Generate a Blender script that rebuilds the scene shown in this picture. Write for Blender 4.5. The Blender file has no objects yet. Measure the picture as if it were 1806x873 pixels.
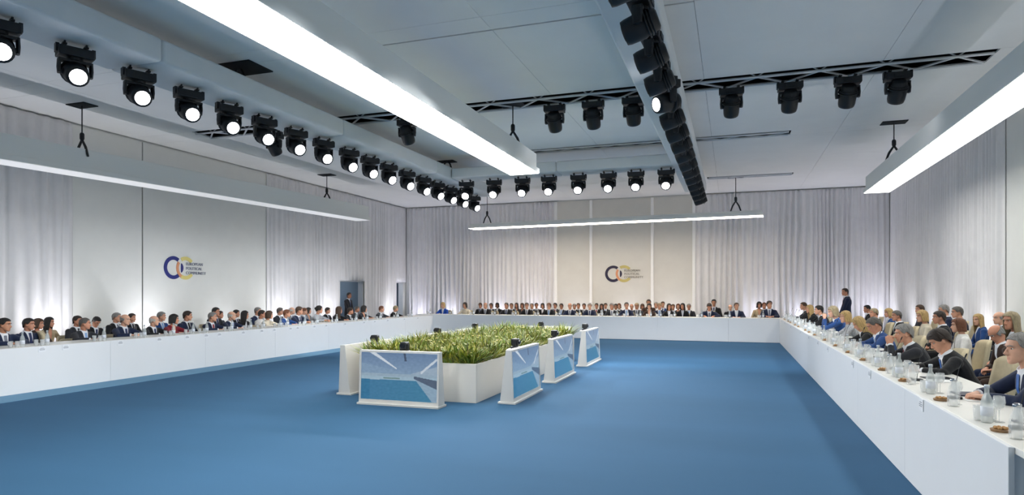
import bpy, bmesh, math, random
from mathutils import Vector, Matrix, noise
S = bpy.context.scene
COL = S.collection
R = math.radians
# ------------------------------------------------------------------ camera
TH = math.atan(388/1132.0); FP = 1132.0; EYE = 1.62; PX, PY = 903.0, 515.0
cd = bpy.data.cameras.new('camera'); cam = bpy.data.objects.new('camera', cd); COL.objects.link(cam)
cam.location = (0, 0, EYE); cam.rotation_euler = (math.pi/2, 0, TH)
cd.sensor_width = 36; cd.sensor_fit = 'HORIZONTAL'; cd.lens = FP/1806*36
cd.shift_y = (PY-436.5)/1806; cd.clip_start = .05; cd.clip_end = 200
S.camera = cam
# ------------------------------------------------------------------ world, exposure
wd = bpy.data.worlds.new('world'); S.world = wd; wd.use_nodes = True
wd.node_tree.nodes['Background'].inputs[0].default_value = (.75, .8, .9, 1)
wd.node_tree.nodes['Background'].inputs[1].default_value = .05
S.view_settings.view_transform = 'Standard'; S.view_settings.look = 'None'
S.view_settings.gamma = 1; S.view_settings.use_curve_mapping = False
S.view_settings.exposure = 1.5
PANEL_E = 6.2       # emission of the hanging light boxes
FAR_E = 6.5
RIGHT_E = 3.0
SPOT_E = 90.0       # watts of each moving head that is switched on
UP_E = 46.0         # curtain up-lights
# ------------------------------------------------------------------ pixel helpers (photo frame 1806 x 873)
def ray(x, y):
    u = (x-PX)/FP; v = (PY-y)/FP
    return Vector((-math.sin(TH)+u*math.cos(TH), math.cos(TH)+u*math.sin(TH), v))
def atx(x, y, X): r = ray(x, y); return Vector((0, 0, EYE)) + r*(X/r.x)
def aty(x, y, Y): r = ray(x, y); return Vector((0, 0, EYE)) + r*(Y/r.y)
# ------------------------------------------------------------------ materials
def srgb(c):
    if isinstance(c, str): c = [int(c[i:i+2], 16)/255 for i in (0, 2, 4)]
    return tuple(v/12.92 if v <= .04045 else ((v+.055)/1.055)**2.4 for v in c)
MATS = {}
def mat(name, col='808080', rough=.6, metal=0, var=0, scale=8, bump=0, bscale=60, emit=0, trans=0, spec=.5, stretch=None, sheen=0, aniso=None):
    if name in MATS: return MATS[name]
    m = bpy.data.materials.new(name); MATS[name] = m; m.use_nodes = True
    nt = m.node_tree; b = nt.nodes['Principled BSDF']; c = srgb(col)
    b.inputs['Base Color'].default_value = (*c, 1); b.inputs['Roughness'].default_value = rough
    b.inputs['Metallic'].default_value = metal; b.inputs['Specular IOR Level'].default_value = spec
    if sheen: b.inputs['Sheen Weight'].default_value = sheen
    if trans: b.inputs['Transmission Weight'].default_value = trans; b.inputs['IOR'].default_value = 1.4
    if emit:
        b.inputs['Emission Color'].default_value = (*c, 1); b.inputs['Emission Strength'].default_value = emit
    if var or bump:
        tc = nt.nodes.new('ShaderNodeTexCoord'); src = tc.outputs['Object']
        if stretch:
            mp = nt.nodes.new('ShaderNodeMapping'); mp.inputs['Scale'].default_value = stretch
            nt.links.new(src, mp.inputs[0]); src = mp.outputs[0]
    if var:
        n = nt.nodes.new('ShaderNodeTexNoise'); n.inputs['Scale'].default_value = scale; n.inputs['Detail'].default_value = 4
        nt.links.new(src, n.inputs[0])
        r = nt.nodes.new('ShaderNodeValToRGB')
        r.color_ramp.elements[0].position = .3; r.color_ramp.elements[1].position = .7
        r.color_ramp.elements[0].color = (*[v*(1-var) for v in c], 1); r.color_ramp.elements[1].color = (*[min(1, v*(1+var)) for v in c], 1)
        nt.links.new(n.outputs[0], r.inputs[0]); nt.links.new(r.outputs[0], b.inputs['Base Color'])
    if bump:
        n2 = nt.nodes.new('ShaderNodeTexNoise'); n2.inputs['Scale'].default_value = bscale
        nt.links.new(src, n2.inputs[0]); bp = nt.nodes.new('ShaderNodeBump'); bp.inputs['Strength'].default_value = bump
        bp.inputs['Distance'].default_value = .01
        nt.links.new(n2.outputs[0], bp.inputs['Height']); nt.links.new(bp.outputs[0], b.inputs['Normal'])
    return m
M_wall = mat('wall_white', 'e9ebe8', .85, var=.015, scale=2)
M_panelw = mat('stretched_fabric', 'e8e9e5', .9, var=.015, scale=3, bump=.05, bscale=400)
M_panelf = mat('stretched_fabric_far', 'dcdad3', .9, var=.02, scale=3, bump=.05, bscale=400)
M_curtain = mat('curtain_voile', 'e6e5e6', .85, var=.03, scale=3, bump=.08, bscale=300, sheen=.2)
M_ceil = mat('ceiling_fabric', 'f1f1ef', .9, var=.02, scale=1.2)
M_void = mat('ceiling_void', '16181c', .9)
M_beam = mat('beam_cover', 'dfe2e2', .85, var=.02, scale=2, bump=.06, bscale=30)
M_box = mat('light_box_shell', 'eceeea', .6)
M_lightC = mat('light_panel', 'fffdf6', .5, emit=PANEL_E)
M_lightR = mat('light_panel_right', 'fffdf6', .5, emit=RIGHT_E)
M_lightL = mat('light_panel_dim', 'f2f3f4', .5, emit=.12)
M_lightF = mat('light_panel_warm', 'fff0dd', .5, emit=FAR_E)
M_black = mat('black_metal', '14161a', .5, var=.2, scale=30)
M_blackp = mat('black_plastic', '1b1d21', .45)
M_truss = mat('truss_paint', 'd6d8da', .45, metal=.3)
M_lens = mat('lens_lit', 'fbfaff', .2, emit=9)
M_lensoff = mat('lens_off', '20242c', .08, metal=.2)
M_desk = mat('desk_laminate', 'e4e6e8', .45, var=.01, scale=2)
M_desktop = mat('desk_top', 'e9e7e0', .35, var=.01, scale=3)
M_case = mat('monitor_case', 'e2dfda', .4)
M_planter = mat('planter_board', 'dedbd5', .5, var=.015, scale=4)
M_soil = mat('soil', '3a2d20', .95, var=.3, scale=30)
M_chair = mat('chair_fabric', 'd0c1a0', .8, var=.05, scale=20, bump=.15, bscale=250)
M_leg = mat('chair_leg', '3a3531', .5)
M_paper = mat('paper', 'efefec', .7)
M_card = mat('name_card', 'e9ebee', .6)
M_ink = mat('ink_grey', '8d9199', .7)
M_glass = mat('clear_glass', 'eef2f2', .05, spec=.9); M_glass.node_tree.nodes['Principled BSDF'].inputs['Alpha'].default_value = .3
M_bottle = mat('bottle_glass', 'dfe6e4', .06, spec=.8); M_bottle.node_tree.nodes['Principled BSDF'].inputs['Alpha'].default_value = .38
M_water = mat('bottle_label', 'dfe4ec', .5)
M_cap = mat('bottle_cap', 'c8cdd2', .35, metal=.6)
M_steel = mat('steel', 'b9bcc0', .2, metal=.95)
M_brown = mat('brown_wood', '8a6a48', .55, var=.2, scale=20)
M_folder = mat('dark_folder', '39394a', .6)
M_door = mat('passage_grey', '6f7d88', .9, var=.04, scale=1)
M_skirt = mat('baseboard', 'd8dadb', .6)
# carpet: cut-pile blue with faint roll seams
def carpet(name, col, dark):
    m = mat(name, col, .92, spec=.15); nt = m.node_tree; b = nt.nodes['Principled BSDF']
    tc = nt.nodes.new('ShaderNodeTexCoord')
    n1 = nt.nodes.new('ShaderNodeTexNoise'); n1.inputs['Scale'].default_value = .45; n1.inputs['Detail'].default_value = 5
    mp = nt.nodes.new('ShaderNodeMapping'); mp.inputs['Scale'].default_value = (.35, 1.3, 1)
    nt.links.new(tc.outputs['Object'], mp.inputs[0]); nt.links.new(mp.outputs[0], n1.inputs[0])
    n2 = nt.nodes.new('ShaderNodeTexNoise'); n2.inputs['Scale'].default_value = 160
    nt.links.new(tc.outputs['Object'], n2.inputs[0])
    r = nt.nodes.new('ShaderNodeValToRGB'); r.color_ramp.elements[0].position = .35; r.color_ramp.elements[1].position = .68
    r.color_ramp.elements[0].color = (*srgb(dark), 1); r.color_ramp.elements[1].color = (*srgb(col), 1)
    nt.links.new(n1.outputs[0], r.inputs[0]); nt.links.new(r.outputs[0], b.inputs['Base Color'])
    bp = nt.nodes.new('ShaderNodeBump'); bp.inputs['Strength'].default_value = .25; bp.inputs['Distance'].default_value = .004
    nt.links.new(n2.outputs[0], bp.inputs['Height']); nt.links.new(bp.outputs[0], b.inputs['Normal'])
    return m
M_carpet = carpet('blue_carpet', '3a6284', '365d7d'); M_carpet2 = carpet('pale_blue_carpet', '729cba', '6c95b2')
# ------------------------------------------------------------------ mesh helpers
def link(o, parent=None):
    COL.objects.link(o)
    if parent is not None: o.parent = parent
    return o
def tag(o, label=None, cat=None, group=None, kind=None):
    if label: o['label'] = label
    if cat: o['category'] = cat
    if group: o['group'] = group
    if kind: o['kind'] = kind
    return o
def obj(name, bm_or_me, m=None, parent=None, smooth=False, mats=None):
    if isinstance(bm_or_me, bmesh.types.BMesh):
        me = bpy.data.meshes.new(name); bm_or_me.to_mesh(me); bm_or_me.free()
    else: me = bm_or_me
    if mats:
        for q in mats: me.materials.append(q)
    elif m is not None and not me.materials: me.materials.append(m)
    if smooth: me.shade_smooth()
    return link(bpy.data.objects.new(name, me), parent)
def empty(name, loc=(0, 0, 0), rz=0):
    o = bpy.data.objects.new(name, None); link(o); o.location = loc; o.rotation_euler = (0, 0, rz); o.empty_display_size = .1
    return o
def bx(bm, x0, x1, y0, y1, z0, z1, mi=0):
    v = [bm.verts.new((x, y, z)) for x in (x0, x1) for y in (y0, y1) for z in (z0, z1)]
    for q in ((0, 1, 3, 2), (4, 6, 7, 5), (0, 4, 5, 1), (2, 3, 7, 6), (0, 2, 6, 4), (1, 5, 7, 3)):
        f = bm.faces.new([v[i] for i in q]); f.material_index = mi
    return v
def box(x0, x1, y0, y1, z0, z1, bev=0):
    bm = bmesh.new(); bx(bm, x0, x1, y0, y1, z0, z1)
    if bev: bmesh.ops.bevel(bm, geom=bm.edges[:], offset=bev, segments=2, affect='EDGES', profile=.5)
    return bm
def tube(bm, pts, radii, n=10, side=None, mi=0):
    """closed loft through pts; radii scalar or (a,b): a along side, b along the other axis"""
    pts = [Vector(p) for p in pts]; rings = []
    for i, p in enumerate(pts):
        t = (pts[min(i+1, len(pts)-1)]-pts[max(i-1, 0)]).normalized()
        s = Vector(side) if side is not None else (Vector((1, 0, 0)) if abs(t.x) < .8 else Vector((0, 1, 0)))
        s = (s-t*s.dot(t)).normalized(); u = t.cross(s)
        r = radii[i]; a, b = (r, r) if not isinstance(r, (tuple, list)) else r
        rings.append([bm.verts.new(p+s*(a*math.cos(2*math.pi*k/n))+u*(b*math.sin(2*math.pi*k/n))) for k in range(n)])
    for A, B in zip(rings, rings[1:]):
        for k in range(n):
            f = bm.faces.new((A[k], A[(k+1) % n], B[(k+1) % n], B[k])); f.material_index = mi
    f = bm.faces.new(rings[0][::-1]); f.material_index = mi
    f = bm.faces.new(rings[-1]); f.material_index = mi
    return rings
def ell(bm, c, r, n=14, m=9, mi=0, M=None):
    c = Vector(c); top = None; rows = []
    M = M or Matrix.Identity(3)
    for j in range(1, m):
        a = math.pi*j/m
        rows.append([bm.verts.new(c+M@Vector((r[0]*math.sin(a)*math.cos(2*math.pi*k/n), r[1]*math.sin(a)*math.sin(2*math.pi*k/n), r[2]*math.cos(a)))) for k in range(n)])
    t = bm.verts.new(c+M@Vector((0, 0, r[2]))); b = bm.verts.new(c-M@Vector((0, 0, r[2])))
    for k in range(n):
        fs = [bm.faces.new((t, rows[0][k], rows[0][(k+1) % n])), bm.faces.new((b, rows[-1][(k+1) % n], rows[-1][k]))]
        for A, B in zip(rows, rows[1:]): fs.append(bm.faces.new((A[k], B[k], B[(k+1) % n], A[(k+1) % n])))
        for f in fs: f.material_index = mi
def lathe(bm, prof, n=14, c=(0, 0, 0), mi=0):
    rows = []
    for r, z in prof:
        rows.append([bm.verts.new((c[0]+max(r, 1e-4)*math.cos(2*math.pi*k/n), c[1]+max(r, 1e-4)*math.sin(2*math.pi*k/n), c[2]+z)) for k in range(n)])
    for A, B in zip(rows, rows[1:]):
        for k in range(n):
            f = bm.faces.new((A[k], A[(k+1) % n], B[(k+1) % n], B[k])); f.material_index = mi; f.smooth = True
    for ring in (rows[0][::-1], rows[-1]):
        f = bm.faces.new(ring); f.material_index = mi
def remesh(bm, voxel, smooth=2, dec=0):
    me = bpy.data.meshes.new('tmp'); bm.to_mesh(me); bm.free()
    o = bpy.data.objects.new('tmp', me); COL.objects.link(o)
    md = o.modifiers.new('r', 'REMESH'); md.mode = 'VOXEL'; md.voxel_size = voxel; md.use_smooth_shade = True
    if smooth:
        ms = o.modifiers.new('s', 'SMOOTH'); ms.factor = .5; ms.iterations = smooth
    if dec:
        de = o.modifiers.new('d', 'DECIMATE'); de.ratio = dec
    dg = bpy.context.evaluated_depsgraph_get()
    r = bpy.data.meshes.new_from_object(o.evaluated_get(dg))
    bpy.data.objects.remove(o); bpy.data.meshes.remove(me)
    r.materials.clear()
    return r
def copy_tree(o, parent=None):
    c = o.copy(); COL.objects.link(c); c.parent = parent
    for ch in o.children:
        copy_tree(ch, c)
    return c
ORD = ['', 'first', 'second', 'third', 'fourth', 'fifth', 'sixth', 'seventh', 'eighth', 'ninth', 'tenth', 'eleventh', 'twelfth',
       'thirteenth', 'fourteenth', 'fifteenth', 'sixteenth', 'seventeenth', 'eighteenth', 'nineteenth', 'twentieth']
def ordw(n):
    if n <= 20: return ORD[n]
    t = {2: 'twenty', 3: 'thirty', 4: 'forty'}[n//10]
    return t+'-'+ORD[n % 10] if n % 10 else {3: 'thirtieth', 4: 'fortieth'}[n//10]

# ================================================================== PERSON MESHES (built first: cheap depsgraph)
PC = {}
def ik(s, w, a, b, pole):
    d = w-s; L = min(d.length, (a+b)*.995); n = d.normalized()
    x = (a*a-b*b+L*L)/(2*L); h = math.sqrt(max(0, a*a-x*x))
    p = (pole-n*pole.dot(n)).normalized()
    return s+n*x+p*h, s+n*L
def head_shape(bm, M, fem):
    k = .95 if fem else 1.0
    secs = [(-.117, .016, .082, .05), (-.108, .032, .092, .03), (-.092, .044, .094, .0), (-.07, .053, .092, -.03), (-.045, .060, .089, -.062),
            (-.015, .067, .088, -.09), (.015, .071, .086, -.1), (.045, .074, .09, -.104), (.072, .072, .081, -.098), (.095, .059, .058, -.078), (.11, .037, .03, -.05), (.117, .012, .005, -.02)]
    n = 20; rings = []
    for z, a, f, b in secs:
        cy = (f+b)/2; ry = (f-b)/2
        rings.append([bm.verts.new(M@(Vector((a*k*math.cos(2*math.pi*i/n), cy+ry*math.sin(2*math.pi*i/n), z))*1.0)) for i in range(n)])
    for A, B in zip(rings, rings[1:]):
        for i in range(n): bm.faces.new((A[i], A[(i+1) % n], B[(i+1) % n], B[i]))
    bm.faces.new(rings[0][::-1]); bm.faces.new(rings[-1])
    def T(pts, r): tube(bm, [M@Vector(p) for p in pts], r, 8)
    T([(0, .08, .02), (0, .098, -.008), (0, .113, -.032), (0, .098, -.043)], [.007, .009, .0125, .01])
    for s in (-1, 1):
        ell(bm, M@Vector((s*.073*k, -.008, -.014)), (.011, .02, .032), 10, 7, M=M.to_3x3())
        ell(bm, M@Vector((s*.012, .102, -.036)), (.008, .01, .007), 8, 6, M=M.to_3x3())
    T([(-.024, .083, -.067), (0, .096, -.064), (.024, .083, -.067)], [.004, .0065, .004])
    T([(-.02, .083, -.075), (0, .094, -.076), (.02, .083, -.075)], [.004, .007, .004])
    T([(-.05, .072, .032), (-.02, .09, .03), (.02, .09, .03), (.05, .072, .032)], [.006, .009, .009, .006])
def hand_mesh(side, curl, vox):
    """wrist at origin, fingers +Y, palm -Z; thumb on the -side*X ... side=+1 right hand -> thumb at -X"""
    bm = bmesh.new(); t = -side
    tube(bm, [(0, -.045, 0), (0, 0, 0), (0, .04, 0), (0, .075, 0), (0, .098, -.003)], [(.027, .021), (.028, .019), (.039, .017), (.043, .015), (.04, .011)], 12, side=(1, 0, 0))
    for i, (x, L, y0) in enumerate(((.031, .072, .09), (.0105, .082, .095), (-.0105, .076, .093), (-.031, .058, .085))):
        x = x*t; p = Vector((x, y0, 0)); pts = [Vector((x*.9, y0-.03, 0)), p.copy()]; a = 0
        for q, fr in enumerate((.45, .31, .24)):
            a += curl*(1.0, 1.1, .8)[q]; p = p+Vector((x*.04/.03*.1*fr, math.cos(a), -math.sin(a)))*(L*fr); pts.append(p.copy())
        tube(bm, pts, [.0085, .0095, .009, .008, .0062], 8)
    pts = [(t*.016, .015, -.006), (t*.036, .04, -.014), (t*.048, .07, -.022), (t*.045, .1, -.03)]
    tube(bm, pts, [.015, .0125, .0105, .0078], 8)
    return remesh(bm, vox, 1)
POSES = {  # lean, head pitch, wrist targets (x, y, z), pole, hand dir, palm
    'desk':  dict(lean=19, pitch=4, w=(.085, .5, .82), hd=(-.75, .6, -.05), curl=.55),
    'sit':   dict(lean=10, pitch=3, w=(.085, .44, .82), hd=(-.75, .6, -.05), curl=.55),
    'read':  dict(lean=31, pitch=34, w=(.15, .56, .82), hd=(-.35, .9, -.1), curl=.35),
    'chin':  dict(lean=27, pitch=10, w=(.055, .47, 1.02), hd=(-.25, .1, .95), curl=1.0, elb=(.17, .48, .81)),
    'lap':   dict(lean=2, pitch=4, w=(.09, .27, .66), hd=(-.8, .5, -.2), curl=.5),
    'lapbow': dict(lean=20, pitch=38, w=(.09, .34, .68), hd=(-.8, .5, -.2), curl=.5),
    'stand': dict(lean=1, pitch=2, w=(.06, .22, .86), hd=(-.8, .25, -.5), curl=.5),
}
def person_meshes(sex, pose, yaw, lod, wz=None, drop=0):
    key = (sex, pose, yaw, lod, wz, drop)
    if key in PC: return PC[key]
    P = POSES[pose]; fem = sex == 'f'; st = pose == 'stand'
    k = .9 if fem else 1.0
    hipz = .93 if st else .535-drop
    ln = R(P['lean']); up = Vector((0, math.sin(ln), math.cos(ln))); fw = Vector((0, math.cos(ln), -math.sin(ln))); sx = Vector((1, 0, 0))
    hip = Vector((0, 0, hipz))
    sp = lambda s, f=0, x=0: hip+up*s+fw*f+sx*x
    nb = sp(.555, .0)
    Mh = Matrix.Translation(nb+Vector((0, .055, .15))) @ Matrix.Rotation(R(yaw), 4, 'Z') @ Matrix.Rotation(-R(P['pitch']), 4, 'X')
    sh = [sp(.465, .0, s*.178*k) for s in (-1, 1)]
    wr = []; el = []
    for i, s in enumerate((-1, 1)):
        w = Vector(P['w']); w.x *= s
        if wz and pose in ('desk', 'read', 'sit'): w.z = wz
        if 'elb' in P:
            e = Vector(P['elb']); e.x *= s
            e = sh[i]+(e-sh[i]).normalized()*.3
            if wz: e.z = max(e.z, wz)
            el.append(e); wr.append(e+(w-e).normalized()*.25)
        else:
            e, w2 = ik(sh[i], w, .29, .26, Vector((s*.9, -.35, -.6)))
            if pose in ('desk', 'read', 'sit'): e.z = max(e.z, (wz or .82)-.005)
            el.append(e); wr.append(w2)
    def torso(bm, g, hem=-.1):
        T = [(-.1, .135, .1), (0, .172, .122), (.11, .160, .116), (.22, .158 if not fem else .142, .114), (.33, .172, .125 if not fem else .13), (.42, .178, .122), (.475, .17, .1), (.52, .128, .085), (.56, .075, .068)]
        T = [t for t in T if t[0] >= hem]
        tube(bm, [sp(t[0], (-.012 if t[0] > .3 else 0)) for t in T], [((t[1]*k+g), (t[2]*k+g)) for t in T], 18, side=sx)
        for q in sh: ell(bm, q+up*(-.005), (.066*k+g, .066*k+g, .06*k+g), 12, 8)
    # --- skin body: one continuous surface
    bm = bmesh.new(); torso(bm, -.02)
    tube(bm, [sp(.49, -.01), nb+Vector((0, .005, .03)), Mh@Vector((0, -.03, -.07)), Mh@Vector((0, -.02, -.03))], [.06*k, .054*k, .053*k, .05*k], 12)
    head_shape(bm, Mh, fem)
    for i, s in enumerate((-1, 1)):
        tube(bm, [sh[i], (sh[i]+el[i])/2, el[i], (el[i]*.4+wr[i]*.6), wr[i]], [.042*k, .038*k, .034*k, .03*k, .024*k], 10)
        hj = hip+sx*(s*.09)
        kn = Vector((s*.095, .02, .5)) if st else Vector((s*.12, .43, .49-drop)); an = Vector((s*.1, 0, .09)) if st else Vector((s*.12, .4, .09))
        tube(bm, [hj, (hj+kn)/2, kn], [.07*k, .062*k, .05*k], 10); tube(bm, [kn, (kn*.6+an*.4), an, an-Vector((0, 0, .06))], [.05*k, .048*k, .034*k, .034*k], 10)
        tube(bm, [an+Vector((0, -.03, -.05)), an+Vector((0, .08, -.055)), an+Vector((0, .17, -.065))], [(.034, .028), (.038, .025), (.028, .014)], 8, side=sx)
    me = remesh(bm, {0: .0075, 1: .012, 2: .017}[lod], 1)
    Mi = Mh.inverted()
    for v in me.vertices:                       # eye sockets, temples
        p = Mi@v.co
        if p.z > -.13 and p.y > .03 and abs(p.x) < .07:
            d = 0
            for s in (-1, 1):
                d += .013*math.exp(-((p.x-s*.032)/.017)**2-((p.z-.008)/.013)**2)
            if d > 1e-4: v.co = Mh@(p-Vector((0, d, 0)))
    bm = bmesh.new(); bm.from_mesh(me); bpy.data.meshes.remove(me)
    for f in bm.faces:
        f.smooth = True; c = Mi@f.calc_center_median()
        if c.y > .084 and abs(c.x) < .021 and -.08 < c.z < -.061: f.material_index = 3
    for s in (-1, 1):
        r3 = Mh.to_3x3()
        ell(bm, Mh@Vector((s*.032, .0725, .006)), (.0115, .009, .0056), 10, 6, 1, r3)
        ell(bm, Mh@Vector((s*.032, .078, .006)), (.006, .0045, .0056), 8, 6, 2, r3)
        tube(bm, [Mh@Vector(p) for p in ((s*.014, .0985, .026), (s*.033, .093, .032), (s*.052, .077, .027))], [.0045, .0055, .004], 6, mi=4)
    for i, s in enumerate((-1, 1)):             # hands
        hd = Vector(P['hd']); hd.x *= s
        hd.normalize(); xa = hd.cross(Vector((0, 0, 1)) if abs(hd.z) < .8 else Vector((0, -1, 0))).normalized(); za = xa.cross(hd)
        if pose == 'chin': za = Vector((-s, 0, 0)); za = (za-hd*za.dot(hd)).normalized(); za = -za; xa = hd.cross(za)
        Mw = Matrix.Translation(wr[i]) @ Matrix(((xa.x, hd.x, za.x, 0), (xa.y, hd.y, za.y, 0), (xa.z, hd.z, za.z, 0), (0, 0, 0, 1)))
        hk = ('hand', s, P['curl'], lod)
        if hk not in PC: PC[hk] = hand_mesh(s, P['curl'], {0: .0042, 1: .008, 2: .011}[lod])
        hm = PC[hk].copy(); hm.transform(Mw @ Matrix.Scale(k, 4)); n0 = len(bm.faces); bm.from_mesh(hm); bpy.data.meshes.remove(hm)
        bm.faces.ensure_lookup_table()
        for f in bm.faces[n0:]: f.smooth = True; f.material_index = 0
    body = bpy.data.meshes.new('body'); bm.to_mesh(body); bm.free()
    # --- jacket / top
    bm = bmesh.new(); torso(bm, .008, -.1 if not st else -.1)
    if st: tube(bm, [sp(-.16), sp(-.05), sp(.05)], [(.185, .14), (.185, .135), (.175, .13)], 18, side=sx)
    else: tube(bm, [sp(-.06, .01), sp(0, .01), sp(.08)], [(.188*k, .15*k), (.19*k, .145*k), (.178*k, .13*k)], 18, side=sx)
    for i, s in enumerate((-1, 1)):
        cu = wr[i]+(el[i]-wr[i]).normalized()*.03
        tube(bm, [sh[i]+up*.0, (sh[i]*.6+el[i]*.4), el[i], (el[i]*.5+cu*.5), cu], [.068*k, .06*k, .054*k, .047*k, .04*k], 12)
        ell(bm, el[i], (.055*k,)*3, 10, 7)
    jm = remesh(bm, {0: .0095, 1: .014, 2: .02}[lod], 3)
    bm = bmesh.new(); bm.from_mesh(jm); bpy.data.meshes.remove(jm)
    sb = .20 if not fem else .26; st_ = .555; wt = .062*k
    def hw(s): return .004+(s-sb)/(st_-sb)*wt
    for s in (-1, 1):
        for tie in (0, 1):
            if tie: co = sp(.3, 0, s*.026); no = sx
            else:
                co = sp(sb, 0, s*.004); d = (up+sx*(s*wt/(st_-sb))).normalized(); no = d.cross(fw).normalized()
            bmesh.ops.bisect_plane(bm, geom=bm.verts[:]+bm.edges[:]+bm.faces[:], plane_co=co, plane_no=no)
    bmesh.ops.bisect_plane(bm, geom=bm.verts[:]+bm.edges[:]+bm.faces[:], plane_co=sp(sb), plane_no=up)
    bmesh.ops.bisect_plane(bm, geom=bm.verts[:]+bm.edges[:]+bm.faces[:], plane_co=sp(.558), plane_no=up)
    groups = {'jacket': [], 'shirt': [], 'tie': []}
    for f in bm.faces:
        f.smooth = True
        q = f.calc_center_median()-hip; s_ = q.dot(up); f_ = q.dot(fw); x_ = q.x
        if f_ > .02 and f_ < .168 and sb < s_ and abs(x_) < hw(s_): groups['tie' if abs(x_) < .026 and s_ < .53 else 'shirt'].append(f.index)
        elif s_ > .558 and abs(x_) < .11 and abs(f_) < .11: groups['shirt'].append(f.index)
        else: groups['jacket'].append(f.index)
    out = dict(body=body, Mh=Mh.copy(), wr=wr)
    full = bpy.data.meshes.new('f'); bm.to_mesh(full); bm.free()
    for g, idx in groups.items():
        b2 = bmesh.new(); b2.from_mesh(full); b2.faces.ensure_lookup_table(); keep = set(idx)
        bmesh.ops.delete(b2, geom=[f for f in b2.faces if f.index not in keep], context='FACES')
        if g == 'tie':
            m3 = bpy.data.meshes.new('placket'); b2.to_mesh(m3); out['placket'] = m3
            for v in b2.verts: v.co += fw*.009
        if g == 'jacket':
            for v in b2.verts:
                q = v.co-hip; s_ = q.dot(up)
                if q.dot(fw) > .03 and q.dot(fw) < .26 and sb+.01 < s_ < .53 and abs(q.x) < hw(s_)+.04: v.co += fw*.006
        m2 = bpy.data.meshes.new(g); b2.to_mesh(m2); b2.free(); out[g] = m2
    bpy.data.meshes.remove(full)
    # collar
    bm = bmesh.new(); n = 20; rows = []
    for (f0, s0, g) in ((-.006, .535, .014), (.004, .585, .01), (.004, .585, .002), (-.006, .54, .004)):
        rows.append([bm.verts.new(sp(s0-.022*max(0, math.sin(2*math.pi*i/n)), f0+(.06*k+g)*math.sin(2*math.pi*i/n)*1.02, (.06*k+g)*math.cos(2*math.pi*i/n))) for i in range(n)])
    for A, B in zip(rows, rows[1:]):
        for i in range(n): bm.faces.new((A[i], A[(i+1) % n], B[(i+1) % n], B[i])).smooth = True
    out['collar'] = bpy.data.meshes.new('collar'); bm.to_mesh(out['collar']); bm.free()
    # cuffs
    out['cuff'] = []
    for i in (0, 1):
        bm = bmesh.new(); d = (el[i]-wr[i]).normalized(); tube(bm, [wr[i]+d*.008, wr[i]+d*.02, wr[i]+d*.05], [.033*k, .034*k, .034*k], 12)
        m2 = bpy.data.meshes.new('shirt_cuff'); bm.to_mesh(m2); bm.free(); out['cuff'].append(m2)
    # trousers, shoes
    bm = bmesh.new()
    ell(bm, hip+Vector((0, 0, -.01)), (.175*k, .13*k, .1), 14, 8)
    for s in (-1, 1):
        hj = hip+sx*(s*.09)
        kn = Vector((s*.095, .02, .5)) if st else Vector((s*.12, .43, .49-drop)); an = Vector((s*.1, 0, .07)) if st else Vector((s*.12, .4, .07))
        tube(bm, [hj, (hj+kn)/2, kn], [.092*k, .083*k, .068*k], 12); ell(bm, kn, (.066*k,)*3, 10, 7)
        tube(bm, [kn, (kn+an)/2, an], [.068*k, .062*k, .055*k], 12)
    out['trousers'] = remesh(bm, .02 if lod else .014, 2)
    out['shoes'] = []
    for s in (-1, 1):
        bm = bmesh.new(); an = Vector((s*.1, 0, .0)) if st else Vector((s*.12, .4, .0))
        tube(bm, [an+Vector((0, -.07, .04)), an+Vector((0, .0, .05)), an+Vector((0, .1, .038)), an+Vector((0, .2, .028))], [(.03, .036), (.042, .05), (.046, .036), (.03, .024)], 10, side=sx)
        m2 = bpy.data.meshes.new('shoe'); bm.to_mesh(m2); bm.free(); m2.shade_smooth(); out['shoes'].append(m2)
    PC[key] = out
    return out
HC = {}
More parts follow.
